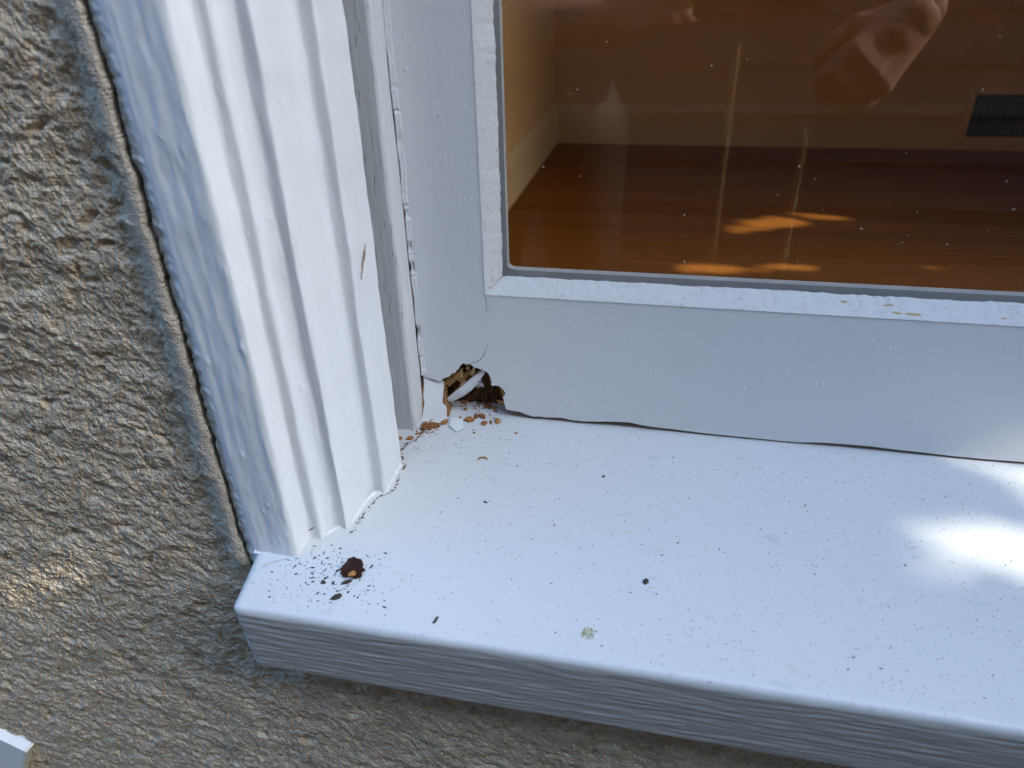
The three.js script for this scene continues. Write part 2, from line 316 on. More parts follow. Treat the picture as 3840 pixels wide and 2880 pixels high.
{
  const pr = rounded(PROFILE, 0.55 * mm, 5), idx = pr.map((_, i) => i);
  const wob = (s, y) => 0.32 * mm * nz(s * 70, y * 12, 2) + 0.22 * mm * nz(s * 160, y * 40, 6) + 0.13 * mm * nz(s * 330, y * 130, 8);
  const bumps = []; { const r = rngOf(77); for (let k = 0; k < 46; k++) bumps.push([0.085 + r() * 0.10, -0.03 + r() * 0.3, (0.7 + 1.6 * r() * r()) * mm, (0.25 + 0.5 * r()) * mm, 1 + r() * 2]); }
  const g = sheet(idx, rowsFine, (i, y) => {
    const [x, z, s] = pr[i], k = smooth(-0.0671, -0.06, x);
    const dx = k * (0.0009 * nz(y * 9, x * 120, 1) + 0.0008 * nz(y * 30, x * 200, 4) + 0.0003 * nz(y * 90, x * 300, 5)), dz = k * (0.0006 * nz(y * 14, x * 160, 7) + 0.0003 * nz(y * 60, x * 240, 3));
    return [x + dx, y, z + dz];
  }, {
    uvAt: (i, y) => [pr[i][2], y],
    push: (p, i, y) => { const s = pr[i][2]; let h = wob(s, y) + 0.05 * mm * fbm(s * 480, y * 16, 15, 2); for (const [bs, by, r, a, st] of bumps) { const d = ((s - bs) / r) ** 2 + ((y - by) / (r * st)) ** 2; if (d < 6) h += a * Math.exp(-d); } return h; },
  });
  part('casing', g, M.casing, frame, 'fluted white casing with thick brushed paint');
  const SCUFF = [[0.129, 0.060], [0.114, 0.0715]];
  { // a scuff of bare wood on the inner face of the casing
    const r = rngOf(14), l = []; for (let k = 0; k < 26; k++) { const t = r(), g = new THREE.BoxGeometry(0.0003, (1 + 3 * r()) * mm, 0.00025); g.rotateX(-0.25 + 0.3 * (r() - 0.5)); g.translate(-0.0002, lerp(SCUFF[0][0], SCUFF[1][0], t), lerp(SCUFF[0][1], SCUFF[1][1], t) + (r() - 0.5) * 0.003 * Math.sin(Math.PI * t)); l.push(g); }
    part('scuff', mergeGeometries(l), new THREE.MeshStandardMaterial({ color: new THREE.Color().setRGB(0.32, 0.24, 0.16), roughness: 1 }), frame, 'small brown scuff on the inner face of the casing');
  }
  // the stop strip between casing and sash, its paint split by fine cracks drawn as dark lines in the colour map
  const sp = rounded([[-16, 30], [-15.5, 21.2], [-1, 20.2], [0.9, 18.8], [1.3, 3], [0.4, 1.6], [-6, 1]].map((p) => p.map((v) => v * mm)), 0.4 * mm, 4);
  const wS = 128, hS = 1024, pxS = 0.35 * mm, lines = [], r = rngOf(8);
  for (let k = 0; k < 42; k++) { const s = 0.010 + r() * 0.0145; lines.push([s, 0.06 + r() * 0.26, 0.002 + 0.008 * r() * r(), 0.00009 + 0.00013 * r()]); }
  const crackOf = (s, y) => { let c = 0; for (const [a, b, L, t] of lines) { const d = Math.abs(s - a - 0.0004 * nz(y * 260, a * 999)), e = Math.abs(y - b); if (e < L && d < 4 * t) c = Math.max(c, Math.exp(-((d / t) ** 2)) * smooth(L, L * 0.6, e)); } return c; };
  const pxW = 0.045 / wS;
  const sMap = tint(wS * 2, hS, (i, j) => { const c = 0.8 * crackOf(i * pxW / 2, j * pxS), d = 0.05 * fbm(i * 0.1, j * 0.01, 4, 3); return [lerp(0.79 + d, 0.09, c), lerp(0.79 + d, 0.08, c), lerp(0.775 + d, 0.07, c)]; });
  const sRel = relief(wS * 2, hS, (f, w, h) => { for (let j = 0; j < h; j++) for (let i = 0; i < w; i++) { const s = i * pxW / 2, y = j * pxS; f[j * w + i] = -0.3 * mm * crackOf(s, y) + 0.05 * mm * fbm(s * 700, y * 22, 3, 3); } });
  part('stop', sheet(sp.map((_, i) => i), rowsFine, (i, y) => [sp[i][0] + 0.0007 * nz(y * 24, sp[i][2] * 90, 3) * smooth(0.012, 0.03, sp[i][2]), y, sp[i][1] + 0.0004 * nz(y * 30, 5)], {
    uvAt: (i, y) => [sp[i][2], y], push: (p, i, y) => 0.10 * mm * fbm(sp[i][2] * 400, y * 26, 25, 2) + 0.14 * mm * nz(sp[i][2] * 200, y * 90, 3),
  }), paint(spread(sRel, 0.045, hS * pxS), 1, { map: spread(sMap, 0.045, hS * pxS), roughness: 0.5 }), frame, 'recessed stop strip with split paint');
  // lumpy filler between stop and sash
  const fp = rounded([[0.2, -4], [0.5, 1.0], [1.5, 1.9], [2.5, 1.1], [3.7, 0.6], [4.7, -0.1], [5.2, -6]].map((p) => p.map((v) => v * mm)), 0.25 * mm, 2);
  part('filler', sheet(fp.map((_, i) => i), range(0.016, 0.33, 0.0006), (i, y) => [fp[i][0] + 0.0008 * nz(y * 60, 2) + 0.0003 * nz(y * 210, 7) - (i > fp.length * 0.6 ? 0.0011 * smooth(0.12, 0.02, y) : 0), y, fp[i][1] - 0.0022 * smooth(0.25, 0.6, nz(y * 75, 12)) - 0.0012 * smooth(0.3, 0.7, nz(y * 240, 19))], { push: (p, i, y) => 0.35 * mm * fbm(fp[i][2] * 420, y * 240, 35, 3) }), paint(null, 1, { color: new THREE.Color().setRGB(0.66, 0.66, 0.645), roughness: 0.6 }), frame, 'lumpy grey filler in the joint');
  part('jamb', box(-0.0815, -0.013, -0.055, OPEN.y1 + 0.0, INNER - 0.002, 0.047), M.darkVoid, frame);
  part('jamb', box(-0.013, -0.0015, -0.03, OPEN.y1, INNER - 0.002, -0.046), M.plainPaint, frame);
  part('jamb', box(OPEN.x1, OPEN.x1 + 0.079, -0.11, OPEN.y1, INNER - 0.002, 0.13), M.plainPaint, frame);
  part('head', box(-0.0815, OPEN.x1 + 0.079, OPEN.y1 - 0.04, OPEN.y1 - 0.001, INNER - 0.002, 0.128), M.plainPaint, frame);
  // pale sealant bead clinging to the casing edge, right of the crack
  const gap = (y) => 0.0019 + 0.0009 * nz(y * 55, 4.4) + 0.0008 * nz(y * 190, 2.2) + 0.0004 * nz(y * 480, 8.8) - 0.002 * smooth(-0.052, -0.064, y);
  const bead = [0, 0.06, 0.12, 0.22, 0.34, 0.48, 0.62, 0.76, 0.88, 1];
  const beadColor = ([x, y], u) => { const t = smooth(0.3, 0.75, u + 0.5 * fbm(y * 110, u * 2, 3, 3)); return [lerp(0.42, 0.74, t), lerp(0.375, 0.73, t), lerp(0.30, 0.71, t)]; };
  part('sealant_bead', sheet(bead, range(-0.066, 0.34, 0.0007), (u, y) => {
    const xa = Math.min(crackX(y) + gap(y), -0.0692), x = lerp(xa, -0.0655, u), rise = 0.0068 + 0.0018 * smooth(0.1, 1, u);
    return [x, y, ZW - 0.0005 - 0.012 * smooth(0.08, 0, u) + rise + 0.0012 * fbm(x * 300, y * 230, 3, 3) * smooth(1, 0.7, u)];
  }, { colorAt: beadColor }), new THREE.MeshStandardMaterial({ vertexColors: true, roughness: 0.75 }), frame, 'ragged pale sealant along the outer edge of the casing');
}
{ // sill: a thick board sloping outwards with rounded nose, brushed paint and coarse grain on its front
  const P = rounded([[-60, 0], [150, 0], [157, 0], [162, 0], [164.5, 0]].map(([z]) => [z * mm, sillY(z * mm)]).concat([[0.1662, -0.0490], [0.1650, -0.056], [0.1528, -0.1105], [0.1510, -0.1145], [0.1475, -0.1160], [0.104, -0.1140]]), 1.1 * mm, 4);
  const L = P[P.length - 1][2], endX = (s) => lerp(-0.0665, -0.0625, smooth(0.17, 0.235, s)) - 0.0075 * smooth(0.232, 0.30, s);
  const xs = [0, 0.0004, 0.0012, 0.0024, 0.004, 0.006, ...range(0.0078, 0.53, 0.0015), ...range(0.58, OPEN.x1 + 0.14, 0.05)];
  const sTop = 0.2295, R = 0.006; // arc length at which the front begins
  const wS = 2048, hS = 1024, W0 = 0.58, H0 = 0.29, r = rngOf(19);
  const cv = document.createElement('canvas'); cv.width = wS; cv.height = hS; const cx = cv.getContext('2d');
  cx.fillStyle = '#e6e6e4'; cx.fillRect(0, 0, wS, hS);
  const X = (x) => (x + 0.07) / W0 * wS, Y = (s) => hS - s / H0 * hS;
  for (let k = 0; k < 260; k++) { cx.fillStyle = `rgba(${r() < 0.5 ? '196,184,140' : '150,158,170'},${0.05 + 0.09 * r()})`; cx.beginPath(); cx.ellipse(r() * wS, r() * hS, 4 + 26 * r() * r(), 2 + 9 * r() * r(), r() - 0.5, 0, 7); cx.fill(); }
  for (let k = 0; k < 2600; k++) { // faint specks of dirt, pollen and wear in the paint film, denser to the right
    const x = -0.06 + 0.56 * Math.pow(r(), 0.7), s = 0.06 + 0.17 * r(), q = r();
    cx.fillStyle = q < 0.22 ? `rgba(190,166,84,${0.25 + 0.4 * r()})` : q < 0.7 ? `rgba(80,88,100,${0.2 + 0.45 * r()})` : `rgba(120,112,100,${0.15 + 0.3 * r()})`;
    cx.save(); cx.translate(X(x), Y(s)); cx.rotate(0.25 + 0.7 * (r() - 0.5)); cx.beginPath(); cx.ellipse(0, 0, 0.6 + 3.4 * r() * r() * r() + 1.2 * r(), 0.5 + 0.8 * r(), 0, 0, 7); cx.fill(); cx.restore();
  }
  for (let k = 0; k < 60; k++) { cx.strokeStyle = `rgba(90,95,105,${0.1 + 0.2 * r()})`; cx.lineWidth = 0.6 + 0.6 * r(); const x = X(0.02 + 0.46 * r()), y = Y(0.07 + 0.15 * r()), a = 0.2 + 0.8 * (r() - 0.5), l = 3 + 14 * r() * r(); cx.beginPath(); cx.moveTo(x, y); cx.lineTo(x + l * Math.cos(a), y + l * Math.sin(a)); cx.stroke(); }
  const sMap = new THREE.CanvasTexture(cv); sMap.colorSpace = THREE.SRGBColorSpace; sMap.wrapS = sMap.wrapT = THREE.MirroredRepeatWrapping;
  spread(sMap, W0, H0, -0.07, 0);
  const sRel = relief(1536, 768, (f, w, h) => {
    const px = W0 / w, py = H0 / h;
    for (let j = 0; j < h; j++) for (let i = 0; i < w; i++) {
      const x = i * px, s = j * py, front = smooth(sTop - 0.002, sTop + 0.003, s);
      f[j * w + i] = 0.26 * mm * fbm(x * 46, s * 70, 3, 3) * (1 - front) + (0.055 + 0.115 * front) * mm * fbm(x * 26, s * 620, 9, 4);
    }
    for (let k = 0; k < 150; k++) { const q = 0.4 + 2.6 * r() * r(); blob(f, w, h, r() * w, r() * h, q * (1 + r()), q, r() * 3, (0.1 + 0.32 * r()) * mm, 2.4); }
    for (let k = 0; k < 26; k++) blob(f, w, h, r() * w, 300 + r() * 300, 8 + 26 * r(), 0.9, 0.3 + r() * 0.9, 0.14 * mm);
  });
  const g = sheet(P.map((_, i) => i), xs, (i, u) => {
    const [z, y, s] = P[i], d = Math.max(0, R - u), sink = R - Math.sqrt(Math.max(0, R * R - d * d));
    const a = P[Math.max(0, i - 1)], b = P[Math.min(P.length - 1, i + 1)], tx = b[0] - a[0], ty = b[1] - a[1], l = Math.hypot(tx, ty) || 1;
    return [endX(s) + u, y - sink * tx / l, z + sink * ty / l];
  }, {
    uvAt: (i, u) => [endX(P[i][2]) + u, P[i][2]],
    push: (p, i, u) => { const s = P[i][2], front = smooth(sTop, sTop + 0.006, s), x = p[0]; return 0.35 * mm * fbm(x * 18, s * 26, 1, 2) * (1 - 0.6 * front) + front * (0.55 * mm * fbm(x * 16, s * 230, 5, 3) + 0.3 * mm * nz(x * 60, s * 420, 2)) + 0.5 * mm * nz(x * 12, 3.3) * smooth(0.03, 0.0, Math.abs(s - sTop)) + 0.5 * mm * fbm(x * 150, s * 150, 8, 2) * smooth(0.02, 0, u) * front; },
  });
  const cap = new THREE.BufferGeometry(); { // the left end of the board
    const n = P.length, a = new Float32Array((n + 1) * 3), I = [], pos = g.attributes.position.array;
    for (let i = 0; i < n; i++) for (let c = 0; c < 3; c++) a[3 * i + c] = pos[3 * i + c];
    a[3 * n] = -0.066; a[3 * n + 1] = -0.07; a[3 * n + 2] = 0.08;
    for (let i = 0; i < n - 1; i++) I.push(n, i + 1, i);
    cap.setAttribute('position', new THREE.BufferAttribute(a, 3)); cap.setAttribute('uv', new THREE.BufferAttribute(new Float32Array((n + 1) * 2), 2)); cap.setIndex(I); cap.computeVertexNormals();
  }
  const sill = part('sill', mergeGeometries([g, cap]), paint(sRel, 1, { map: sMap, roughness: 0.34 }), frame, 'deep sloping white sill, dusty and speckled, with coarse grain on its front edge');
  // soft fillet of paint where the casing stands on the sill
  const path = rounded([[-65.5, 129.2], [-39, 127], [-36.2, 116], [-27, 112], [-21, 105.5], [-15.4, 105.5], [-11, 82], [-8, 77.2], [-1.4, 76], [0.3, 52]].map((p) => p.map((v) => v * mm)), 0.9 * mm, 4), arc = range(0, 1, 0.125);
  part('paint_fillet', sheet(path.map((_, i) => i), arc, (i, t) => {
    const a = path[Math.max(0, i - 1)], b = path[Math.min(path.length - 1, i + 1)], tx = b[0] - a[0], tz = b[1] - a[1], l = Math.hypot(tx, tz), nx = -tz / l, nzz = tx / l, s = path[i][2];
    const rad = (2.4 + 1.2 * nz(s * 60, 2) + 0.5 * nz(s * 250, 6)) * mm, th = t * Math.PI / 2, out = rad * (1 - Math.sin(th)) - 0.5 * mm, up = rad * (1 - Math.cos(th)) - 0.5 * mm;
    const x = path[i][0] + nx * out, z = path[i][1] + nzz * out; return [x, sillY(z) + up + 0.15 * mm * nz(s * 600, t * 4, 3), z];
  }, { flip: true }), M.plainPaint, sill);
}

// ---------------------------------------------------------------- window sash
const sash = thing('window_sash', 'white window sash around dark glass with a rotted-out lower left corner', 'window sash');
const GZ = -0.0125; // plane of the glass
const HOLE_L = [[-0.3, 14.5], [5, 13.6], [9.8, 12], [14.5, 10.8], [15.6, 12.9], [18.5, 14.6], [22.2, 17.2], [24.5, 18.6], [28, 22.3], [29.4, 24.9], [31.2, 26.8], [33.2, 26.1], [35.3, 26.5]];
const HOLE_R = [[36, 26.3], [38.7, 24.2], [41.5, 23.9], [44.5, 23.1], [48, 21.1], [49.4, 19.6], [50.2, 17.7], [50.4, 14.2], [50.8, 11.2], [53.2, 11.6], [55.8, 11.3], [58, 9.2], [59.7, 6.7], [58.6, 3.4], [58.9, 0.6], [59.3, -3.2], [59.9, -6.8]];
const CRACK = [[49.3, 78], [49.1, 74], [49.9, 71.5], [48.9, 69], [49.7, 66.6], [49.3, 64], [49.5, 44], [48.2, 40], [46, 34.4], [43.4, 30.8], [40.2, 28.6]];
const BOTTOM = [[64.6, -7.7], [70.6, -8.1], [74, -9.6], [79.4, -11], [83, -10.2], [88.2, -10.7], [97.7, -9.6], [106, -10.9], [115.9, -11.5], [130, -10.4], [144.5, -9.9], [158, -11.8], [172.7, -12.2], [190, -12.9], [203.7, -13.2], [228, -13.4], [251.9, -13.5], [259, -12.6], [267.6, -11.9], [292.8, -11.4], [310, -12.1], [327.1, -12.5], [341, -13], [362, -13.1], [382, -12.6], [420, -12.4]];
for (const p of BOTTOM) p[1] += 1.5 * smooth(95, 150, p[0]);
const TOPY = 78;
function board(pts, depth, mats, name, label, z1 = 0) {
  const s = new THREE.Shape(pts.map(([x, y]) => new THREE.Vector2(x * mm, y * mm)));
  const g = new THREE.ExtrudeGeometry(s, { depth, bevelEnabled: false, curveSegments: 1 }); g.translate(0, 0, z1 - depth);
  return part(name, g, mats, sash, label);
}
const OX = OPEN.x1 / mm - 2, OY = (OPEN.y1 - 0.042) / mm;
{
  const jag = (pts, amp, seed) => { const out = []; for (let i = 0; i < pts.length - 1; i++) { const [a, b] = pts[i], [c, d] = pts[i + 1], n = Math.max(1, Math.round(Math.hypot(c - a, d - b) / 0.9)); for (let k = 0; k < n; k++) { const t = k / n, q = k ? amp : amp * 0.4; out.push([lerp(a, c, t) + q * nz(i * 3.1 + t * 2, seed), lerp(b, d, t) + q * nz(i * 3.1 + t * 2, seed + 7.7)]); } } out.push(pts[pts.length - 1]); return out; };
  const hl = jag(HOLE_L, 0.9, 2.2), hr = jag(HOLE_R, 0.9, 5.2), bt = jag(BOTTOM.slice(0, 12), 0.35, 9.4).concat(BOTTOM.slice(12));
  const leftEdge = []; for (let y = 14.5; y < 330; y += 6) leftEdge.push([3.6 + 0.7 * nz(y * 0.05, 4) + 0.35 * nz(y * 0.21, 9) - 3.4 * smooth(60, 16, y), y]);
  // stile: up its left edge, across the top, down beside the putty, along the crack, along the torn edge of the hole
  board([...leftEdge, [3.6, 331], [3.6, OY], [49.3, OY], ...CRACK, ...[...hl].reverse().slice(0, -1)], 0.014, [M.stile, M.wood], 'stile', 'upright sash stile, its foot rotted away');
  const gapped = CRACK.map(([x, y], k) => [x + (k > 4 && k < 7 ? 0.05 : 0.34), y + (k > 7 ? -0.25 : 0)]).reverse();
  board([[OX, TOPY], [OX, -12.4], ...[...bt].reverse(), ...[...hr].reverse(), ...gapped, [49.64, TOPY]], 0.014, [M.rail, M.wood], 'bottom_rail', 'bottom sash rail hanging just clear of the sill');
  board([[OX - 49, TOPY + 0.4], [OX, TOPY + 0.4], [OX, OY], [OX - 49, OY]], 0.04, M.plainPaint, 'stile');
  board([[49.7, OY - 49], [OX - 49.4, OY - 49], [OX - 49.4, OY], [49.7, OY]], 0.04, M.plainPaint, 'top_rail');
  // inner half of the sash behind the glass
  board([[3, -9], [3, OY], [60.3, OY], [60.4, 92.2], [60.9, 90.6], [62.1, 89.7], [64.3, 89.2], [70, 89.0], [OX, 89.0], [OX, -9]], 0.006, M.bedding, 'inner_frame', null, -0.0165);
  // putty: bevelled strips that hold the glass
  const across = range(0, 1, 1 / 14);
  part('putty', sheet(across, range(0.0905, 0.335, 0.0012).concat([OPEN.y1 - 0.1]), (u, y) => {
    const yl = lerp(-0.0127, -0.0041, u) * smooth(0.0965, 0.0905, y);
    return [lerp(49.1, 58.3, u) * mm + u * (0.0006 * nz(y * 60, 3) + 0.0007 * nz(y * 260, 8) + 0.0005 * nz(y * 22, 2)), y + yl, lerp(0.0004, GZ + 0.0006, Math.pow(u, 1.15))];
  }, { uvAt: (u, y) => [u * 0.0165, y], push: (p, u, y) => 0.16 * mm * fbm(u * 7, y * 160, 4, 3) }), M.puttyLeft, sash, 'upright strip of crazed white putty');
  part('putty', sheet(range(0.049, 0.46, 0.0012).concat([OPEN.x1 - 0.05]), across, (x, u) => {
    const m = smooth(0.0615, 0.049, x); // mitre at the corner
    return [x + u * 0.0093 * m, lerp(77.8, 86.4, u) * mm + u * (0.0005 * nz(x * 60, 5) + 0.0007 * nz(x * 240, 1) + 0.0004 * nz(x * 20, 4)), lerp(0.0004, GZ + 0.0006, Math.pow(u, 1.1))];
  }, { uvAt: (x, u) => [x, u * 0.0165], push: (p, x, u) => 0.16 * mm * fbm(u * 7, x * 160, 9, 3) }), M.puttyBottom, sash, 'lower strip of crazed white putty with bare wood spots');
  // grey bed of old putty between glass and wood, seen past the paint edge, with a rounded corner
  const pane = part('pane', new THREE.PlaneGeometry(OPEN.x1 - 0.098, OPEN.y1 - 0.17).translate((0.055 + OPEN.x1 - 0.043) / 2, (0.080 + OPEN.y1 - 0.09) / 2, GZ), M.glass, sash);
  { // specks of dust and pollen stuck on the glass
    const r = rngOf(41), parts = [];
    for (let k = 0; k < 420; k++) {
      const x = 0.068 + 0.32 * r(), y = 0.097 + 0.165 * Math.pow(r(), 1.1), q = (0.13 + 0.42 * Math.pow(r(), 6)) * mm, e = 1 + 3 * r() * r();
      const g = new THREE.TetrahedronGeometry(q, 0); g.scale(e, 1, 0.5); g.rotateZ(r() * 6.3); g.translate(x, y, GZ + 0.0001 + q * 0.3); parts.push(g);
    }
    const m = part('dust_specks', mergeGeometries(parts), new THREE.MeshStandardMaterial({ color: new THREE.Color().setRGB(0.62, 0.57, 0.48), roughness: 1 }), pane); m.userData.kind = 'stuff';
  }
}
{ // the rotted corner: broken fibrous wood inside the hole
  const rot = new THREE.MeshStandardMaterial({ vertexColors: true, roughness: 1 });
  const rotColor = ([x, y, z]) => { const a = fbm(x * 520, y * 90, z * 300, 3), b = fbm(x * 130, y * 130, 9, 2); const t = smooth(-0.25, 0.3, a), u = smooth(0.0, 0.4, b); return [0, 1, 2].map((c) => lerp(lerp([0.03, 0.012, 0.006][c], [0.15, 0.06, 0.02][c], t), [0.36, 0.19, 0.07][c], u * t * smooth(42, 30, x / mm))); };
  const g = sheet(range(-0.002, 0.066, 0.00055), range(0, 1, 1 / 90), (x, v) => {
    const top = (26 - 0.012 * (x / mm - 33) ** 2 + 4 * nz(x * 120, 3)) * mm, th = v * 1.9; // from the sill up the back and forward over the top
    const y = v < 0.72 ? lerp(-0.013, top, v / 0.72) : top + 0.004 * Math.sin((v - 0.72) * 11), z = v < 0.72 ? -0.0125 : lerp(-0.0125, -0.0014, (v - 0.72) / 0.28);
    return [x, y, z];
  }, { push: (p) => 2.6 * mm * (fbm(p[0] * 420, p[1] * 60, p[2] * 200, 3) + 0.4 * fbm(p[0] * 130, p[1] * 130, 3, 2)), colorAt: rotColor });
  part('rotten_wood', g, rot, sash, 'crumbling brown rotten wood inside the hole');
  // pale torn fibres under the top of the hole
  const fibre = new THREE.MeshStandardMaterial({ color: new THREE.Color().setRGB(0.55, 0.36, 0.17), roughness: 0.9 }), fibre2 = new THREE.MeshStandardMaterial({ color: new THREE.Color().setRGB(0.38, 0.21, 0.075), roughness: 0.9 });
  const sliver = (x, y, z, L, w, lean, turn, mat) => {
    const q = new THREE.CylinderGeometry(w * 0.35, w, L, 5, 4); const p = q.attributes.position; for (let i = 0; i < p.count; i++) { const t = p.getY(i) / L; p.setX(i, p.getX(i) * 1.4 + 0.12 * L * t * t + 0.15 * w * nz(i, x * 900)); p.setZ(i, p.getZ(i) * 0.5); }
    q.computeVertexNormals(); q.rotateZ(lean); q.rotateX(turn); q.translate(x * mm, y * mm, z * mm); part('torn_fibre', q, mat, sash);
  };
  sliver(37.6, 20.5, -3.2, 0.011, 0.0013, -0.30, 0.25, fibre); sliver(33.4, 22.6, -4.0, 0.006, 0.0011, -0.15, 0.2, fibre); sliver(28.2, 17.2, -4.2, 0.008, 0.0014, -0.25, 0.2, fibre);
  sliver(25.2, 15.6, -4.4, 0.007, 0.0022, -0.7, 0.1, fibre2); sliver(31.0, 14.5, -5.6, 0.014, 0.0026, -0.85, 0.1, fibre2); sliver(22.0, 11.0, -5.2, 0.013, 0.0024, -0.95, 0.0, fibre2); sliver(40.6, 18.5, -3.8, 0.008, 0.001, -0.6, 0.2, fibre2);
  sliver(57.0, 6.2, -3.0, 0.009, 0.0011, 0.45, 0, fibre2); sliver(56.2, -4.0, -4.0, 0.007, 0.0016, 1.3, 0, fibre2); sliver(29.6, 9.2, -3.4, 0.006, 0.0013, -0.5, 0, fibre); sliver(24.5, 1.2, -2.6, 0.016, 0.0012, -0.86, 0, fibre2);
  // curled skin of paint hanging across the hole
  const curl = new THREE.MeshPhysicalMaterial({ color: new THREE.Color().setRGB(0.74, 0.74, 0.73), roughness: 0.45 });
  const A = [18.2, -5.2], B = [44.8, 20.4];
  const strip = (u, v, off) => {
    const len = Math.hypot(B[0] - A[0], B[1] - A[1]), dx = (B[0] - A[0]) / len, dy = (B[1] - A[1]) / len, half = (0.9 + 2.5 * Math.sin(Math.PI * clamp(0.08 + 0.9 * u)) ** 0.8) * (1 + 0.1 * nz(u * 9, 3)), th = (v - 0.5) * 2.1;
    const px = lerp(A[0], B[0], u) + 1.4 * Math.sin(u * 3.1) * dy, py = lerp(A[1], B[1], u) - 1.4 * Math.sin(u * 3.1) * dx, w = half * Math.sin(th) / Math.sin(1.05), lift = half * (Math.cos(th) - 0.5) * 1.0 + off;
    return [(px - dy * w) * mm, (py + dx * w) * mm, (lift - 2.2 + 0.6 * Math.sin(u * 5)) * mm];
  };
  const us = range(0, 1, 1 / 40), vs = range(0, 1, 1 / 14);
  const flake = part('paint_curl', mergeGeometries([sheet(us, vs, (u, v) => strip(u, v, 0))]), curl, sash, 'curled skin of grey-white paint lying across the hole');
  part('torn_backing', sheet(us, vs, (u, v) => { const p = strip(u, v * 1.12, -0.7 - 0.3 * nz(u * 20, v * 5)); return p; }), fibre2, flake);
  part('paint_scrap', sheet(range(0, 1, 0.1), range(0, 1, 0.1), (u, v) => [(37 + 6 * u - 1.5 * v + 0.8 * nz(v * 3, 2)) * mm, (3 + 6 * v + 1.5 * u + 0.8 * nz(u * 3, 5)) * mm, (-8.5 + 1.5 * nz(u * 2, v * 2, 3)) * mm]), M.plainPaint, sash, 'white paint scrap deep inside the hole');
  // broken-off corner of the stile, still carrying its white paint
  const face = [[1.2, 15.6], [2.6, 16.2], [5.3, 15.6], [7.4, 14.1], [9.9, 13.4], [13.2, 13.0], [15.7, 12.7], [15.4, 6], [15.0, -3.2], [17.6, -5.1], [18.2, -9.8], [18.0, -17.4], [14, -17.2], [9.4, -16.6], [8.2, -15.4], [4.2, -15.4], [0.8, -15.2], [1.6, -9.8], [2.4, -3.4], [1.4, 2.6], [1.9, 8.9]];
  const sh = new THREE.Shape(face.map(([x, y]) => new THREE.Vector2(x * mm, y * mm)));
  const fg = new THREE.ExtrudeGeometry(sh, { depth: 0.0007, bevelEnabled: false });
  const bb = new THREE.Shape([[0, 7], [2.5, 11.5], [8, 12], [14, 12.2], [15.6, 12], [16, 5], [16.6, -2], [18.6, -4.8], [19.6, -9], [19.2, -14.2], [12, -15], [5, -14.6], [-1.8, -13.5], [-1.6, -4]].map(([x, y]) => new THREE.Vector2(x * mm, y * mm)));
  const bg = new THREE.ExtrudeGeometry(bb, { depth: 0.011, bevelEnabled: true, bevelSize: 0.0008, bevelThickness: 0.001, bevelSegments: 2, steps: 10 }); 
  { const p = bg.attributes.position; for (let i = 0; i < p.count; i++) { const x = p.getX(i), y = p.getY(i), z = p.getZ(i); p.setXYZ(i, x + 1.1 * mm * fbm(x * 300, y * 80, z * 300, 2), y + 0.5 * mm * nz(x * 400, y * 200, z * 400), z); } bg.computeVertexNormals(); }
  const chunk = new THREE.Group(); chunk.name = 'broken_corner'; chunk.userData.label = 'broken sash corner with white paint on brown splintered wood'; sash.add(chunk);
  chunk.position.set(0.0004, -0.0012, 0.0035); chunk.rotation.set(-0.34, 0.16, 0);
  part('paint_skin', fg, paint(M.stile.bumpMap, 1), chunk); part('wood_core', bg.translate(0, 0, -0.0122), M.wood, chunk);
}

// ---------------------------------------------------------------- debris on the sill
function lump(seed, detail = 3, flat = 0.6, rough = 0.45) {
  const g = mergeVertices(new THREE.IcosahedronGeometry(1, detail).deleteAttribute('normal').deleteAttribute('uv')), p = g.attributes.position;
  for (let i = 0; i < p.count; i++) { const x = p.getX(i), y = p.getY(i), z = p.getZ(i), k = 1 + rough * (fbm(x * 1.9 + seed * 9.1, y * 1.9, z * 1.9, 3) * 2.0 + 0.5 * nz(x * 6 + seed, y * 6, z * 2)); p.setXYZ(i, x * k * (1 + 0.25 * nz(y * 4, seed)), Math.max(-0.5, y * k) * flat, z * k); }
  g.computeVertexNormals(); return g;
}
const lumps = [lump(1, 4, 0.6, 0.6), lump(2, 4, 0.6, 0.6), lump(3, 4, 0.5, 0.75), lump(4, 4, 0.75, 0.65), lump(5, 4, 0.45, 0.8)];
const onSill = (m, x, z, h = 0, turn = 0) => { m.position.set(x * mm, sillY(z * mm) + h * mm, z * mm); m.rotation.set(11 * RAD, turn, 0, 'XYZ'); return m; };
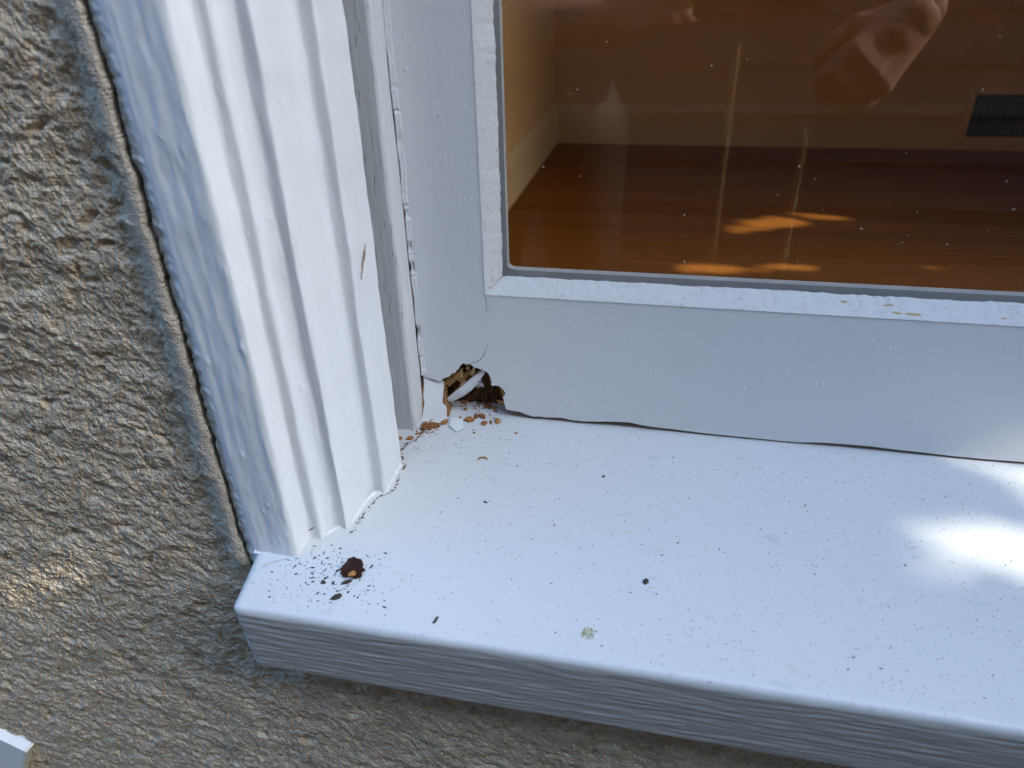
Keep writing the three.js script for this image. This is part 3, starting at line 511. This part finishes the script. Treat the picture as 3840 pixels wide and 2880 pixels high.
{
  const r = rngOf(63);
  const C = [ // x, z, size (mm), stretch, material, label, group
    [7.5, 16.5, 5.2, 1.3, 1, 'large dark clump of rotten wood crumbs beneath the broken sash corner'],
    [13.2, 14.6, 3.6, 1.2, 1, 'brown wood crumb clump right of the largest heap under the broken corner'],
    [18.2, 10.8, 2.6, 1.8, 0, 'elongated orange wood crumb just left of the white paint chip'],
    [35.1, 6.1, 3.3, 1.5, 0, 'curved orange wood crumb just right of the white paint chip'],
    [38.9, 2.4, 2.5, 1.1, 1, 'reddish wood crumb behind the curved crumb near the paint chip'],
    [43.2, 1.6, 2.7, 1.5, 1, 'dark brown wood crumb at the mouth of the hole'],
    [45.9, 8.0, 2.9, 1.1, 0, 'foremost rust-orange wood crumb in front of the hole'],
    [55.0, 4.8, 2.6, 1.6, 2, 'pale orange wood crumb rightmost of the heap before the hole'],
    [50.4, 6.2, 1.2, 2.6, 0, 'thin wood sliver linking two crumbs before the hole'],
    [27.8, 4.9, 1.4, 1.2, 0, 'small orange crumb behind the white paint chip'],
    [69.7, 14.2, 1.2, 1.4, 2, 'small tan oval crumb alone on the sill right of the hole'],
    [41.3, 17.5, 1.1, 1.3, 0, 'tiny crumb on the sill in front of the paint chip'],
    [26.8, -11.5, 3.0, 1.2, 0, 'orange wood crumb inside the hole beneath the paint curl'],
    [44.8, -9.4, 3.2, 1.6, 1, 'dark wood crumb inside the right side of the hole'],
    [37.4, -11.5, 1.4, 1.2, 0, 'small orange crumb deep in the middle of the hole'],
    [29.5, -3.8, 1.7, 1.4, 0, 'small brown crumb on the floor of the hole mouth'],
    [50.5, -7.0, 2.2, 1.7, 2, 'tan crumb by the right edge of the hole'],
    [-7.6, 29.5, 1.9, 1.2, 0, 'orange crumb at the foot of the casing, leftmost of the corner crumbs'],
    [-1.0, 28.6, 2.4, 1.4, 0, 'larger orange crumb in the corner between casing and sill'],
    [2.6, 23.6, 1.4, 1.2, 0, 'small orange crumb between the corner crumbs and the broken sash corner'],
    [0.3, 1.5, 2.2, 1.2, 1, 'brown crumb wedged behind the broken sash corner'],
  ];
  C.forEach(([x, z, s, st, m, label], k) => {
    const o = single('wood_crumb', lumps[k % 5], M.crumb[m], label, 'wood crumb', 'crumbs of rotten wood fallen from the sash');
    onSill(o, x, z, s * 0.18, r() * 3); o.scale.set(s * 0.62 * st * mm, s * 0.55 * mm, s * 0.62 * mm);
  });
  { // a short curl of wood fibre
    const c = new THREE.CatmullRomCurve3([[-3.2, 0.4, 1], [-2, 1.2, 0.2], [-0.4, 0.8, -0.8], [1.4, 1.2, -0.5], [3, 0.4, 0.2]].map((p) => new THREE.Vector3(...p.map((v) => v * mm))));
    onSill(single('wood_shaving', new THREE.TubeGeometry(c, 24, 0.55 * mm, 5), M.crumb[2], 'tan curled wood shaving lying in front of the hole on the sill', 'shaving'), 52.9, 39.9, 0);
  }
  { // chip of paint
    const s = new THREE.Shape([[-4.9, -5.3], [3.6, -4.4], [6.2, 3.8], [2.2, 7.2], [-4.2, 2.2]].map(([x, z]) => new THREE.Vector2(x * mm, -z * mm)));
    const g = new THREE.ExtrudeGeometry(s, { depth: 0.0009, bevelEnabled: true, bevelSize: 0.0002, bevelThickness: 0.0002, bevelSegments: 1 }); g.rotateX(-Math.PI / 2);
    const o = single('paint_chip', g, new THREE.MeshPhysicalMaterial({ color: new THREE.Color().setRGB(0.76, 0.77, 0.75), roughness: 0.4 }), 'white five-sided paint chip lying on the sill before the hole', 'paint chip'); onSill(o, 27.2, 12.2, 0.9); o.rotation.x += 0.10; o.rotation.z = 0.06;
  }
  { // cupped bud scale
    const t = thing('bud_scale', 'glossy dark brown cupped bud scale near the left end of the sill', 'bud scale');
    const cup = (k) => sheet(range(0, 2 * Math.PI, Math.PI / 18), range(0, 1, 0.1), (a, q) => { const rr = q * (1 + 0.08 * Math.sin(3 * a) + 0.35 * q * nz(Math.cos(a) * 2.6, Math.sin(a) * 2.6, 4)), x = 6.6 * rr * Math.cos(a), z = 6.4 * rr * Math.sin(a); return [x * mm, (0.3 + 1.5 * q * q * (0.7 + 0.5 * Math.sin(a + 3.6)) + 0.5 * nz(x * 0.6, z * 0.6, 7) * q + k) * mm, z * mm]; }, { flip: k > 0 });
    part('shell', mergeGeometries([cup(0.25), cup(0)]), new THREE.MeshPhysicalMaterial({ color: new THREE.Color().setRGB(0.030, 0.008, 0.004), roughness: 0.55, specularIntensity: 0.4 }), t);
    const st = part('stalk_scar', lumps[1], new THREE.MeshStandardMaterial({ color: new THREE.Color().setRGB(0.45, 0.20, 0.06), roughness: 0.8 }), t); st.position.set(0.3 * mm, 1.7 * mm, 4.0 * mm); st.scale.set(1.9 * mm, 1.1 * mm, 1.6 * mm);
    onSill(t, -1.5, 132.4, 0, 0.2);
  }
  const bark = new THREE.MeshStandardMaterial({ color: new THREE.Color().setRGB(0.045, 0.03, 0.022), roughness: 0.8 }), seedMat = new THREE.MeshStandardMaterial({ color: new THREE.Color().setRGB(0.03, 0.032, 0.022), roughness: 0.6 });
  const bit = (x, z, sx, sy, sz, turn, g, mat, name, label, cat) => { const o = single(name, g, mat, label, cat); onSill(o, x, z, sy * 0.3, turn); o.scale.set(sx * mm, sy * mm, sz * mm); };
  bit(-4.5, 150.9, 2.6, 0.9, 1.5, 0.4, lumps[4], bark, 'bark_fragment', 'jagged dark bark fragment near the front left edge of the sill', 'bark fragment');
  bit(-1.8, 140.6, 2.6, 0.8, 1.0, 0.5, lumps[2], bark, 'bark_fragment', 'slim brown bark fragment just in front of the bud scale', 'bark fragment');
  bit(-15.5, 142.9, 1.3, 0.6, 0.9, -0.5, lumps[0], bark, 'bark_fragment', 'small dark bark fragment left of the bud scale', 'bark fragment');
  bit(162.3, 115.0, 1.2, 0.8, 1.7, -0.4, lumps[0], seedMat, 'seed', 'round dark seed alone in the middle of the sill', 'seed');
  bit(54.4, 155.3, 0.7, 0.6, 2.1, -0.3, lumps[1], seedMat, 'seed', 'slim dark seed near the front edge of the sill', 'seed');
  bit(62.6, 74.5, 1.1, 0.4, 0.6, -0.3, lumps[3], bark, 'bark_fragment', 'tiny brown flake in the middle of the sill left of the round seed', 'bark fragment');
  bit(132, 44, 0.9, 0.5, 0.7, 0.5, lumps[2], seedMat, 'seed', 'small dark seed on the sill below the sagging rail', 'seed');
  { const l = []; for (let k = 0; k < 130; k++) { const a = r() * 6.3, q = Math.pow(r(), 0.6) * 3.0, g = new THREE.TetrahedronGeometry((0.18 + 0.3 * r()) * mm); g.scale(1, 0.45, 1.2); g.rotateY(r() * 6); g.translate(q * Math.cos(a) * 1.15 * mm, 0.08 * mm, q * Math.sin(a) * 1.2 * mm); l.push(g); }
    onSill(single('lichen_spot', mergeGeometries(l), new THREE.MeshStandardMaterial({ color: new THREE.Color().setRGB(0.36, 0.33, 0.12), roughness: 1 }), 'small yellow-green lichen spot near the front edge of the sill', 'lichen'), 134.9, 150.0, 0); }
  { const c = new THREE.CatmullRomCurve3([[0, 0.2, 0], [4, 0.5, -3.4], [8, 0.3, -6], [13.1, 0.2, -8.5]].map((p) => new THREE.Vector3(...p.map((v) => v * mm)))); onSill(single('hair', new THREE.TubeGeometry(c, 24, 0.09 * mm, 4), seedMat, 'fine dark hair lying on the left end of the sill', 'hair'), -55.6, 139.6, 0); }
  { const g = new THREE.CylinderGeometry(0.3 * mm, 0.38 * mm, 4.4 * mm, 5); g.rotateZ(-0.9); g.translate(-0.033, sillY(0.117) + 0.0085, 0.1165); single('twig', g, bark, 'short brown twig stuck on the foot of the casing', 'twig'); }
  // grit too fine to count
  const parts = [], speck = (x, z, q, e, dark) => { const g = new THREE.IcosahedronGeometry(q * mm, 0); g.scale(e, 0.45, 0.8); g.rotateY(0.5 + (r() - 0.5) * 2.4); g.translate(x * mm, sillY(z * mm) + q * 0.25 * mm, z * mm); const n = g.attributes.position.count, c = new Float32Array(n * 3); for (let i = 0; i < n; i++) { c[3 * i] = dark[0]; c[3 * i + 1] = dark[1]; c[3 * i + 2] = dark[2]; } g.setAttribute('color', new THREE.BufferAttribute(c, 3)); parts.push(g); };
  const D = [[0.022, 0.024, 0.028], [0.03, 0.025, 0.02], [0.24, 0.13, 0.05], [0.10, 0.075, 0.05]];
  const gauss = () => (r() + r() + r() - 1.5) * 1.15;
  for (let k = 0; k < 210; k++) speck(-12 + 27 * gauss(), 137 + 16 * gauss(), 0.22 + 0.55 * r() ** 3, 1 + 2.6 * r() ** 2, D[r() < 0.88 ? 0 : 1]);
  for (let k = 0; k < 120; k++) { const x = -58 + 90 * r(); speck(x, 118 + 44 * r(), 0.2 + 0.35 * r() ** 3, 1 + 2 * r() ** 2, D[0]); }
  for (let k = 0; k < 520; k++) speck(10 + 400 * Math.pow(r(), 0.8), 8 + 150 * Math.pow(r(), 0.75), 0.13 + 0.36 * r() ** 4, 1 + 2.2 * r() ** 2, D[r() < 0.7 ? 0 : 3]);
  for (let k = 0; k < 90; k++) speck(30 + 45 * gauss(), 26 + 22 * gauss(), 0.2 + 0.4 * r() ** 3, 1 + 1.6 * r(), D[r() < 0.45 ? 2 : 0]);
  // a line of crumbs along the joint of casing and sill
  const J = [[-14.5, 108], [-11, 92], [-8, 80], [0.8, 72], [1.2, 52], [-6, 40], [-4, 33], [2, 27], [4, 20]];
  for (let k = 0; k < 230; k++) { const t = (1 - Math.pow(r(), 1.5)) * (J.length - 1), i = Math.min(J.length - 2, Math.floor(t)), f = t - i; speck(lerp(J[i][0], J[i + 1][0], f) + 1.9 + 0.9 * gauss(), lerp(J[i][1], J[i + 1][1], f) + 1.2 + 0.9 * gauss(), 0.22 + 0.5 * r() ** 2, 1 + r(), D[r() < 0.4 ? 2 : r() < 0.6 ? 3 : 1]); }
  for (let k = 0; k < 120; k++) speck(6 + 8 * gauss(), 18 + 6 * gauss(), 0.25 + 0.6 * r() ** 2, 1 + r(), [0.26 * (0.5 + r()), 0.11, 0.035]);
  for (let k = 0; k < 70; k++) speck(38 + 13 * gauss(), -6 + 7 * gauss(), 0.3 + 0.6 * r() ** 2, 1 + r(), [0.26 * (0.5 + r()), 0.11, 0.035]);
  const grit = part('grit', mergeGeometries(parts), new THREE.MeshStandardMaterial({ vertexColors: true, roughness: 0.9 }), scene); grit.userData = { label: 'fine dark grit and wood dust strewn over the white sill', category: 'grit', kind: 'stuff' };
}
{ // white board standing against the wall, its corner in view at the lower left
  const g = new THREE.BoxGeometry(0.3, 0.4, 0.016, 30, 40, 1); const b = thing('white_board', 'corner of a white board against the stucco at the lower left edge', 'board');
  const p = part('panel', g, new THREE.MeshPhysicalMaterial({ color: WHITE, roughness: 0.4 }), b); p.position.set(-0.15, -0.2, 0);
  const e = part('edge_strip', new THREE.BoxGeometry(0.0025, 0.4, 0.0162), new THREE.MeshStandardMaterial({ color: new THREE.Color().setRGB(0.72, 0.68, 0.55), roughness: 0.7 }), b); e.position.set(0.0013, -0.2, 0);
  b.position.set(-0.352, -0.322, 0.121); b.rotation.set(0, 0, -0.50);
}

// ---------------------------------------------------------------- garden: the tree that shades the window, two stakes
{
  const right = new THREE.Vector3(0, 1, 0).cross(SUN).normalize(), up = SUN.clone().cross(right).normalize(); // axes across the sunbeams
  const flat = (x, y, z) => { const v = new THREE.Vector3(x, y, z); return [v.dot(right), v.dot(up)]; };
  const sillPt = (x, z) => flat(x * mm, sillY(z * mm), z * mm), fl = (x, z) => flat(x, FLOOR, z), wl = (x, y) => flat(x, y, ZW), sa = (x, y) => flat(x * mm, y * mm, 0);
  // gaps in the crown, [centre, half width, half height, turn] across the sunbeams
  const G = [[], []]; let zone = 0;
  const gap = (p, a, b, t = 0) => G[zone].push([p, a, b, t]);
  gap(sillPt(350, 62), 0.020, 0.012, 0.3); gap(sillPt(398, 46), 0.022, 0.008, 0.25); gap(sillPt(400, 12), 0.010, 0.004, 0.2); gap(sillPt(396, 146), 0.010, 0.008);
  gap(sa(372, 18), -0.005, 0.008, 0); gap(sa(390, 14), -0.002, 0.014, 0);
  gap(wl(-0.305, -0.11), -0.002, 0.004); gap(wl(-0.287, -0.138), -0.004, 0.004);
  zone = 1;
  gap(fl(0.42, -1.70), 0.090, 0.020, -0.31); gap(fl(0.48, -1.755), 0.04, 0.034, -0.3); gap(fl(0.62, -1.83), 0.036, 0.024, 0.1); gap(fl(0.30, -1.345), 0.048, 0.020, -1.05); gap(fl(0.48, -1.38), 0.02, 0.018, -1.05); gap(fl(0.80, -1.42), 0.0, 0.0);
  const open = ([a, b], z) => G[z].some(([[ga, gb], w, h, t]) => { const x = a - ga, y = b - gb, c = Math.cos(t), s = Math.sin(t); return ((x * c + y * s) / (w + 0.022)) ** 2 + ((-x * s + y * c) / (h + 0.022)) ** 2 < 1; });
  const tr = thing('garden_tree', 'leafy garden tree standing in front of the house, right of the window', 'tree', null, [0, 0, 0]);
  const leaf = new THREE.BufferGeometry(); { const P = [[0, 0, 0], [0.018, 0.004, 0.02], [0.022, 0.002, 0.042], [0, -0.006, 0.08], [-0.022, 0.002, 0.042], [-0.018, 0.004, 0.02]]; leaf.setAttribute('position', new THREE.BufferAttribute(new Float32Array(P.flat().map((v) => v)), 3)); leaf.setIndex([0, 1, 5, 1, 2, 5, 2, 4, 5, 2, 3, 4]); leaf.setAttribute('uv', new THREE.BufferAttribute(new Float32Array(12), 2)); leaf.translate(0, 0, -0.04); leaf.computeVertexNormals(); }
  const r = rngOf(91), spots = [], centre = new THREE.Vector3(), m4 = new THREE.Matrix4(), q = new THREE.Quaternion(), e = new THREE.Euler();
  for (const [pts, d0] of [[[[-0.50, -0.5, 0.1], [0.62, -0.5, 0.1], [0.62, 0.4, 0.1], [-0.3, 0.4, 0.1]], 2.0], [[[-1.3, FLOOR, -1.0], [1.6, FLOOR, -2.8], [-1.3, FLOOR, -2.8], [1.0, FLOOR, -1.0]], 3.0]]) {
    const f = pts.map((p) => flat(...p)), A0 = Math.min(...f.map((p) => p[0])) - 0.08, A1 = Math.max(...f.map((p) => p[0])) + 0.08, B0 = Math.min(...f.map((p) => p[1])) - 0.08, B1 = Math.max(...f.map((p) => p[1])) + 0.08;
    for (let layer = 0; layer < 8; layer++) for (let a = A0; a < A1; a += 0.033) for (let b = B0; b < B1; b += 0.033) {
      const ja = a + (r() - 0.5) * 0.03, jb = b + (r() - 0.5) * 0.03; if (open([ja, jb], d0 > 2.5 ? 1 : 0)) continue;
      if (d0 > 2.5) { centre.copy(right).multiplyScalar(ja).addScaledVector(up, jb); const t = (FLOOR - centre.y) / SUN.y, fx = centre.x + SUN.x * t, fz = centre.z + SUN.z * t; if (fx > 0.62 + 0.487 * (-fz - 1.3) + 0.35 || fz > -0.95) continue; }
      spots.push([ja, jb, d0 + 0.04 * layer + 0.12 * (r() - 0.5) + 0.08 * nz(ja * 2, jb * 2, layer)]);
    }
  }
  const crown = new THREE.InstancedMesh(leaf, new THREE.MeshStandardMaterial({ color: new THREE.Color().setRGB(0.06, 0.10, 0.028), roughness: 0.6, side: THREE.DoubleSide }), spots.length);
  spots.forEach(([a, b, d], i) => {
    centre.copy(right).multiplyScalar(a).addScaledVector(up, b).addScaledVector(SUN, d);
    e.set((r() - 0.5) * 1.2 + 0.55, r() * 6.3, (r() - 0.5) * 1.2); q.setFromEuler(e);
    const s = 0.85 + 0.4 * r(); m4.compose(centre, q, new THREE.Vector3(s, s, s)); crown.setMatrixAt(i, m4);
  });
  crown.name = 'crown'; crown.userData.kind = 'stuff'; crown.castShadow = crown.receiveShadow = true; tr.add(crown);
  const barkMat = new THREE.MeshStandardMaterial({ color: new THREE.Color().setRGB(0.11, 0.08, 0.055), roughness: 0.95 });
  const limb = (name, pts, r0, r1) => { const c = new THREE.CatmullRomCurve3(pts.map((p) => new THREE.Vector3(...p))), g = new THREE.TubeGeometry(c, 24, 1, 9), p = g.attributes.position, n = g.attributes.normal; for (let i = 0; i < p.count; i++) { const k = Math.floor(i / 10) / 24, rad = lerp(r0, r1, k), cx = p.getX(i) - n.getX(i), cy = p.getY(i) - n.getY(i), cz = p.getZ(i) - n.getZ(i); p.setXYZ(i, cx + n.getX(i) * rad, cy + n.getY(i) * rad, cz + n.getZ(i) * rad); } part(name, g, barkMat, tr); };
  const top = new THREE.Vector3().copy(right).multiplyScalar(0.5).addScaledVector(up, 0.25).addScaledVector(SUN, 3.3);
  limb('trunk', [[top.x + 0.8, -0.92, top.z + 0.7], [top.x + 0.72, 0.1, top.z + 0.6], [top.x + 0.5, 1.2, top.z + 0.45], [top.x, top.y, top.z]], 0.14, 0.05);
  limb('limb', [[top.x + 0.36, 0.7, top.z + 0.52], [top.x + 0.1, 1.6, top.z + 0.3], [top.x - 0.6, 2.3, top.z + 0.2]], 0.06, 0.02);
  limb('limb', [[top.x + 0.3, 1.2, top.z + 0.45], [top.x + 0.6, 2.0, top.z + 0.1], [top.x + 0.9, 2.6, top.z - 0.2]], 0.06, 0.02);
  { // an unseen leafy shrub added against the wall, right of the window's lower half: it keeps the low light off the wall below the sill
    const sh = thing('added_shrub', 'added unseen leafy shrub right of the sill, keeping low light off the wall', 'shrub', null, [1.10, -0.9, 0.47]), n = 3600;
    const fol = new THREE.InstancedMesh(leaf, crown.material, n); let i = 0;
    while (i < n) {
      const u = r() * 2 - 1, a = r() * 6.2832, rad = Math.cbrt(0.25 + 0.75 * r()), k = Math.sqrt(1 - u * u), x = k * Math.cos(a) * rad, y = u * rad, z = k * Math.sin(a) * rad, w = 1 + 0.22 * fbm(x * 2.2, y * 2.2, z * 2.2, 2);
      centre.set(0.40 * x * w, 0.68 + 0.66 * y * w, 0.31 * z * w); e.set((r() - 0.5) * 1.6 + 0.4, r() * 6.3, (r() - 0.5) * 1.6); q.setFromEuler(e); const s = 0.8 + 0.5 * r(); m4.compose(centre, q, new THREE.Vector3(s, s, s)); fol.setMatrixAt(i++, m4);
    }
    fol.name = 'foliage'; fol.userData.kind = 'stuff'; fol.castShadow = fol.receiveShadow = true; sh.add(fol);
    for (let k = 0; k < 7; k++) { const a = k * 0.9, c = new THREE.CatmullRomCurve3([[0.04 * Math.cos(a), -0.02, 0.04 * Math.sin(a)], [0.10 * Math.cos(a), 0.35, 0.09 * Math.sin(a)], [0.24 * Math.cos(a + 0.3), 0.95, 0.18 * Math.sin(a + 0.3)]].map((p) => new THREE.Vector3(...p))); part('stem', new THREE.TubeGeometry(c, 10, 0.009, 6), barkMat, sh); }
  }
  const cane = new THREE.MeshStandardMaterial({ color: new THREE.Color().setRGB(0.52, 0.38, 0.18), roughness: 0.6 });
  for (const [x, top2, label] of [[0.283, 0.106, 'tall bamboo stake in the garden bed, mirrored in the glass'], [0.455, -0.072, 'short bamboo stake in the garden bed, mirrored in the glass']]) {
    const t = thing('garden_stake', label, 'stake', 'bamboo stakes in the garden bed', [x, -0.92, 1.35]), H = top2 + 0.92;
    part('cane', new THREE.CylinderGeometry(0.0072, 0.0085, H, 10).translate(0, H / 2, 0), cane, t);
    for (let y = 0.15; y < H; y += 0.21) part('node_ring', new THREE.TorusGeometry(0.008, 0.0018, 6, 12).rotateX(Math.PI / 2).translate(0, y, 0), cane, t);
  }
}

// ---------------------------------------------------------------- the photographer, mirrored in the glass
{
  const V = (a) => new THREE.Vector3(...a);
  /** Joins tapered capsules [a, ra, b, rb] with a smooth minimum and meshes the field; col(p) gives its colour. */
  function flesh(bones, centre, half, res, k, col) {
    const B = bones.map(([a, ra, b, rb]) => [V(a), ra, V(b).sub(V(a)), rb - ra, V(b).sub(V(a)).lengthSq() || 1e-9]);
    const mc = new MarchingCubes(res, new THREE.MeshStandardMaterial(), false, false, 400000); mc.isolation = 0;
    const p = new THREE.Vector3(), q = new THREE.Vector3();
    for (let z = 0, i = 0; z < res; z++) for (let y = 0; y < res; y++) for (let x = 0; x < res; x++, i++) {
      p.set(centre[0] + half[0] * (x - res / 2) / (res / 2), centre[1] + half[1] * (y - res / 2) / (res / 2), centre[2] + half[2] * (z - res / 2) / (res / 2));
      let s = 0; for (const [a, ra, ab, dr, L] of B) { q.copy(p).sub(a); const t = clamp(q.dot(ab) / L), d = q.addScaledVector(ab, -t).length() - (ra + dr * t); if (d < 6 * k) s += Math.exp(-d / k); }
      mc.field[i] = s > 0 ? k * Math.log(s) : -6 * k;
    }
    mc.update();
    const n = mc.count, P = new Float32Array(n * 3);
    for (let i = 0; i < n; i++) for (let c = 0; c < 3; c++) P[3 * i + c] = centre[c] + half[c] * mc.positionArray[3 * i + c];
    let g = new THREE.BufferGeometry(); g.setAttribute('position', new THREE.BufferAttribute(P, 3)); g = mergeVertices(g, 1e-5); g.computeVertexNormals();
    const m = g.attributes.position.count, C = new Float32Array(m * 3); for (let i = 0; i < m; i++) { const c = col(g.attributes.position.getX(i), g.attributes.position.getY(i), g.attributes.position.getZ(i)); C.set(c, 3 * i); }
    g.setAttribute('color', new THREE.BufferAttribute(C, 3)); return g;
  }
  const SKIN = [0.50, 0.27, 0.18], SHIRT = [0.045, 0.05, 0.062], JEANS = [0.018, 0.018, 0.02], SHOE = [0.04, 0.035, 0.03];
  const wr = [0.465, 0.185, 0.74], wl = [0.06, 0.185, 0.75];
  const body = [
    [[-0.10, 0.02, 1.0], 0.135, [-0.09, 0.2, 0.99], 0.125], [[-0.09, 0.2, 0.99], 0.125, [-0.08, 0.40, 0.98], 0.145], [[-0.2, 0.45, 0.98], 0.075, [0.04, 0.45, 0.98], 0.075],
    [[-0.08, 0.48, 0.97], 0.07, [-0.065, 0.58, 0.94], 0.055], [[-0.06, 0.67, 0.925], 0.078, [-0.055, 0.74, 0.93], 0.086], [[-0.055, 0.645, 0.885], 0.045, [-0.055, 0.62, 0.875], 0.035],
    [[-0.055, 0.685, 0.845], 0.012, [-0.055, 0.655, 0.828], 0.014], [[-0.15, 0.68, 0.935], 0.018, [-0.15, 0.70, 0.94], 0.02], [[0.04, 0.68, 0.935], 0.018, [0.04, 0.70, 0.94], 0.02],
    [[0.10, 0.45, 0.98], 0.066, [0.43, 0.36, 1.02], 0.048], [[0.43, 0.36, 1.02], 0.048, wr, 0.034], [[-0.28, 0.45, 0.98], 0.066, [-0.30, 0.17, 0.98], 0.046], [[-0.30, 0.17, 0.98], 0.046, wl, 0.031],
    [[-0.02, -0.02, 1.0], 0.095, [0.01, -0.42, 0.97], 0.06], [[0.01, -0.42, 0.97], 0.06, [0.0, -0.80, 1.02], 0.042], [[0.0, -0.855, 1.03], 0.04, [0.02, -0.868, 0.87], 0.032],
    [[-0.19, -0.02, 1.0], 0.095, [-0.22, -0.42, 0.97], 0.06], [[-0.22, -0.42, 0.97], 0.06, [-0.21, -0.80, 1.02], 0.042], [[-0.21, -0.855, 1.03], 0.04, [-0.23, -0.868, 0.87], 0.032]];
  const colour = (x, y, z) => y > 0.53 ? SKIN : y < -0.83 ? SHOE : y < 0.02 && z > 0.85 ? JEANS : (z < 0.93 && (Math.hypot(x - 0.43, y - 0.36, z - 1.02) > 0.12 && x > 0.25 || x > -0.2 && x < 0.1 && z < 0.86 && y < 0.3)) ? SKIN : SHIRT;
  /** A hand at the wrist w reaching along f, thumb side t, back of the hand b; fingers curl round a plate. */
  function hand(w, f, t, b) {
    const F = V(f).normalize(), T = V(t).normalize(), Bk = V(b).normalize(), at = (i, j, k) => V(w).addScaledVector(F, i).addScaledVector(T, j).addScaledVector(Bk, k).toArray(), bones = [];
    bones.push([at(-0.02, 0, 0), 0.028, at(0.03, 0, 0), 0.026]);
    [[-0.032, 0.058], [-0.011, 0.07], [0.011, 0.074], [0.032, 0.068]].forEach(([j, L]) => {
      bones.push([at(0.01, j * 0.6, 0), 0.016, at(0.085, j, 0.004), 0.0125]);
      bones.push([at(0.085, j, 0.004), 0.0105, at(0.085 + L * 0.5, j * 1.02, -0.004), 0.0095]); bones.push([at(0.085 + L * 0.5, j * 1.02, -0.004), 0.0095, at(0.085 + L * 0.75, j * 1.0, -0.022), 0.0088]); bones.push([at(0.085 + L * 0.75, j, -0.022), 0.0088, at(0.085 + L * 0.72, j, -0.042), 0.0078]);
    });
    bones.push([at(0.015, 0.02, -0.004), 0.019, at(0.05, 0.048, -0.016), 0.014]); bones.push([at(0.05, 0.048, -0.016), 0.0125, at(0.085, 0.058, -0.026), 0.0105]); bones.push([at(0.085, 0.058, -0.026), 0.0105, at(0.108, 0.052, -0.034), 0.009]);
    return flesh(bones, V(w).addScaledVector(F, 0.06).toArray(), [0.13, 0.13, 0.13], 84, 0.0035, () => SKIN);
  }
  const geo = mergeGeometries([flesh(body, [0.0, -0.03, 1.0], [0.92, 0.92, 0.92], 112, 0.016, colour), hand(wr, [-0.55, -0.6, -0.35], [-0.7, 0.7, 0.05], [0.2, 0.3, -0.9]), hand(wl, [0.75, 0.35, -0.6], [0.1, 0.9, 0.3], [-0.5, 0.1, -0.85])]);
  const p = thing('person', 'person in dark shirt and jeans holding up a phone, mirrored in the glass', 'person');
  part('body', geo, new THREE.MeshStandardMaterial({ vertexColors: true, roughness: 0.65 }), p);
  const cap = new THREE.SphereGeometry(0.103, 28, 20, 0, 6.3, 0, 1.75), cp = cap.attributes.position; for (let i = 0; i < cp.count; i++) { const x = cp.getX(i), y = cp.getY(i), z = cp.getZ(i), k = 1 + 0.05 * fbm(x * 40, y * 12, z * 40, 2); cp.setXYZ(i, x * k * 0.92, y * k, z * k); } cap.computeVertexNormals(); cap.rotateX(0.42); cap.translate(-0.055, 0.728, 0.945);
  part('hair', cap, new THREE.MeshStandardMaterial({ color: new THREE.Color().setRGB(0.03, 0.02, 0.013), roughness: 0.7 }), p);
  const ph = thing('phone', 'dark phone held in both hands by the person', 'phone', null, [0.25, 0.235, 0.655]);
  const s = new THREE.Shape(), a = 0.08, b = 0.037, c = 0.009; s.moveTo(-a + c, -b); s.lineTo(a - c, -b); s.quadraticCurveTo(a, -b, a, -b + c); s.lineTo(a, b - c); s.quadraticCurveTo(a, b, a - c, b); s.lineTo(-a + c, b); s.quadraticCurveTo(-a, b, -a, b - c); s.lineTo(-a, -b + c); s.quadraticCurveTo(-a, -b, -a + c, -b);
  const dark = new THREE.MeshPhysicalMaterial({ color: new THREE.Color().setRGB(0.02, 0.02, 0.022), roughness: 0.3 });
  part('shell', new THREE.ExtrudeGeometry(s, { depth: 0.006, bevelEnabled: true, bevelSize: 0.001, bevelThickness: 0.001, bevelSegments: 2 }).translate(0, 0, -0.004), dark, ph);
  for (const [x, y] of [[-0.062, 0.016], [-0.062, -0.008], [-0.042, 0.004]]) part('camera_lens', new THREE.CylinderGeometry(0.007, 0.007, 0.003, 20).rotateX(Math.PI / 2).translate(x, y, -0.0062), dark, ph);
  ph.rotation.set(0.5, 0.1, 0.03);
}
{ // an unseen house added across the side yard to block the front sky
  const wood = [0.85, 1, 1.15].map((k) => new THREE.MeshStandardMaterial({ color: new THREE.Color().setRGB(0.105 * k, 0.10 * k, 0.09 * k), roughness: 0.9 }));
  const f = thing('added_house', 'added unseen dark clapboard house across the side yard, blocking the front sky', 'house', null, [2.0, -0.9, 2.5]), r = rngOf(3), geo = new THREE.BoxGeometry(12, 0.19, 0.022).rotateX(0.09);
  part('wall', box(-6, 6, 0, 4.5, 0.02, 0.3), wood[1], f);
  for (let k = 0; k < 26; k++) part('clapboard', geo, wood[Math.floor(r() * 3)], f).position.set(0, 0.09 + k * 0.17, 0);
  part('roof', new THREE.BoxGeometry(12.4, 0.12, 1.6).rotateX(-0.4).translate(0, 4.75, 0.55), wood[0], f);
}

renderer.render(scene, camera);
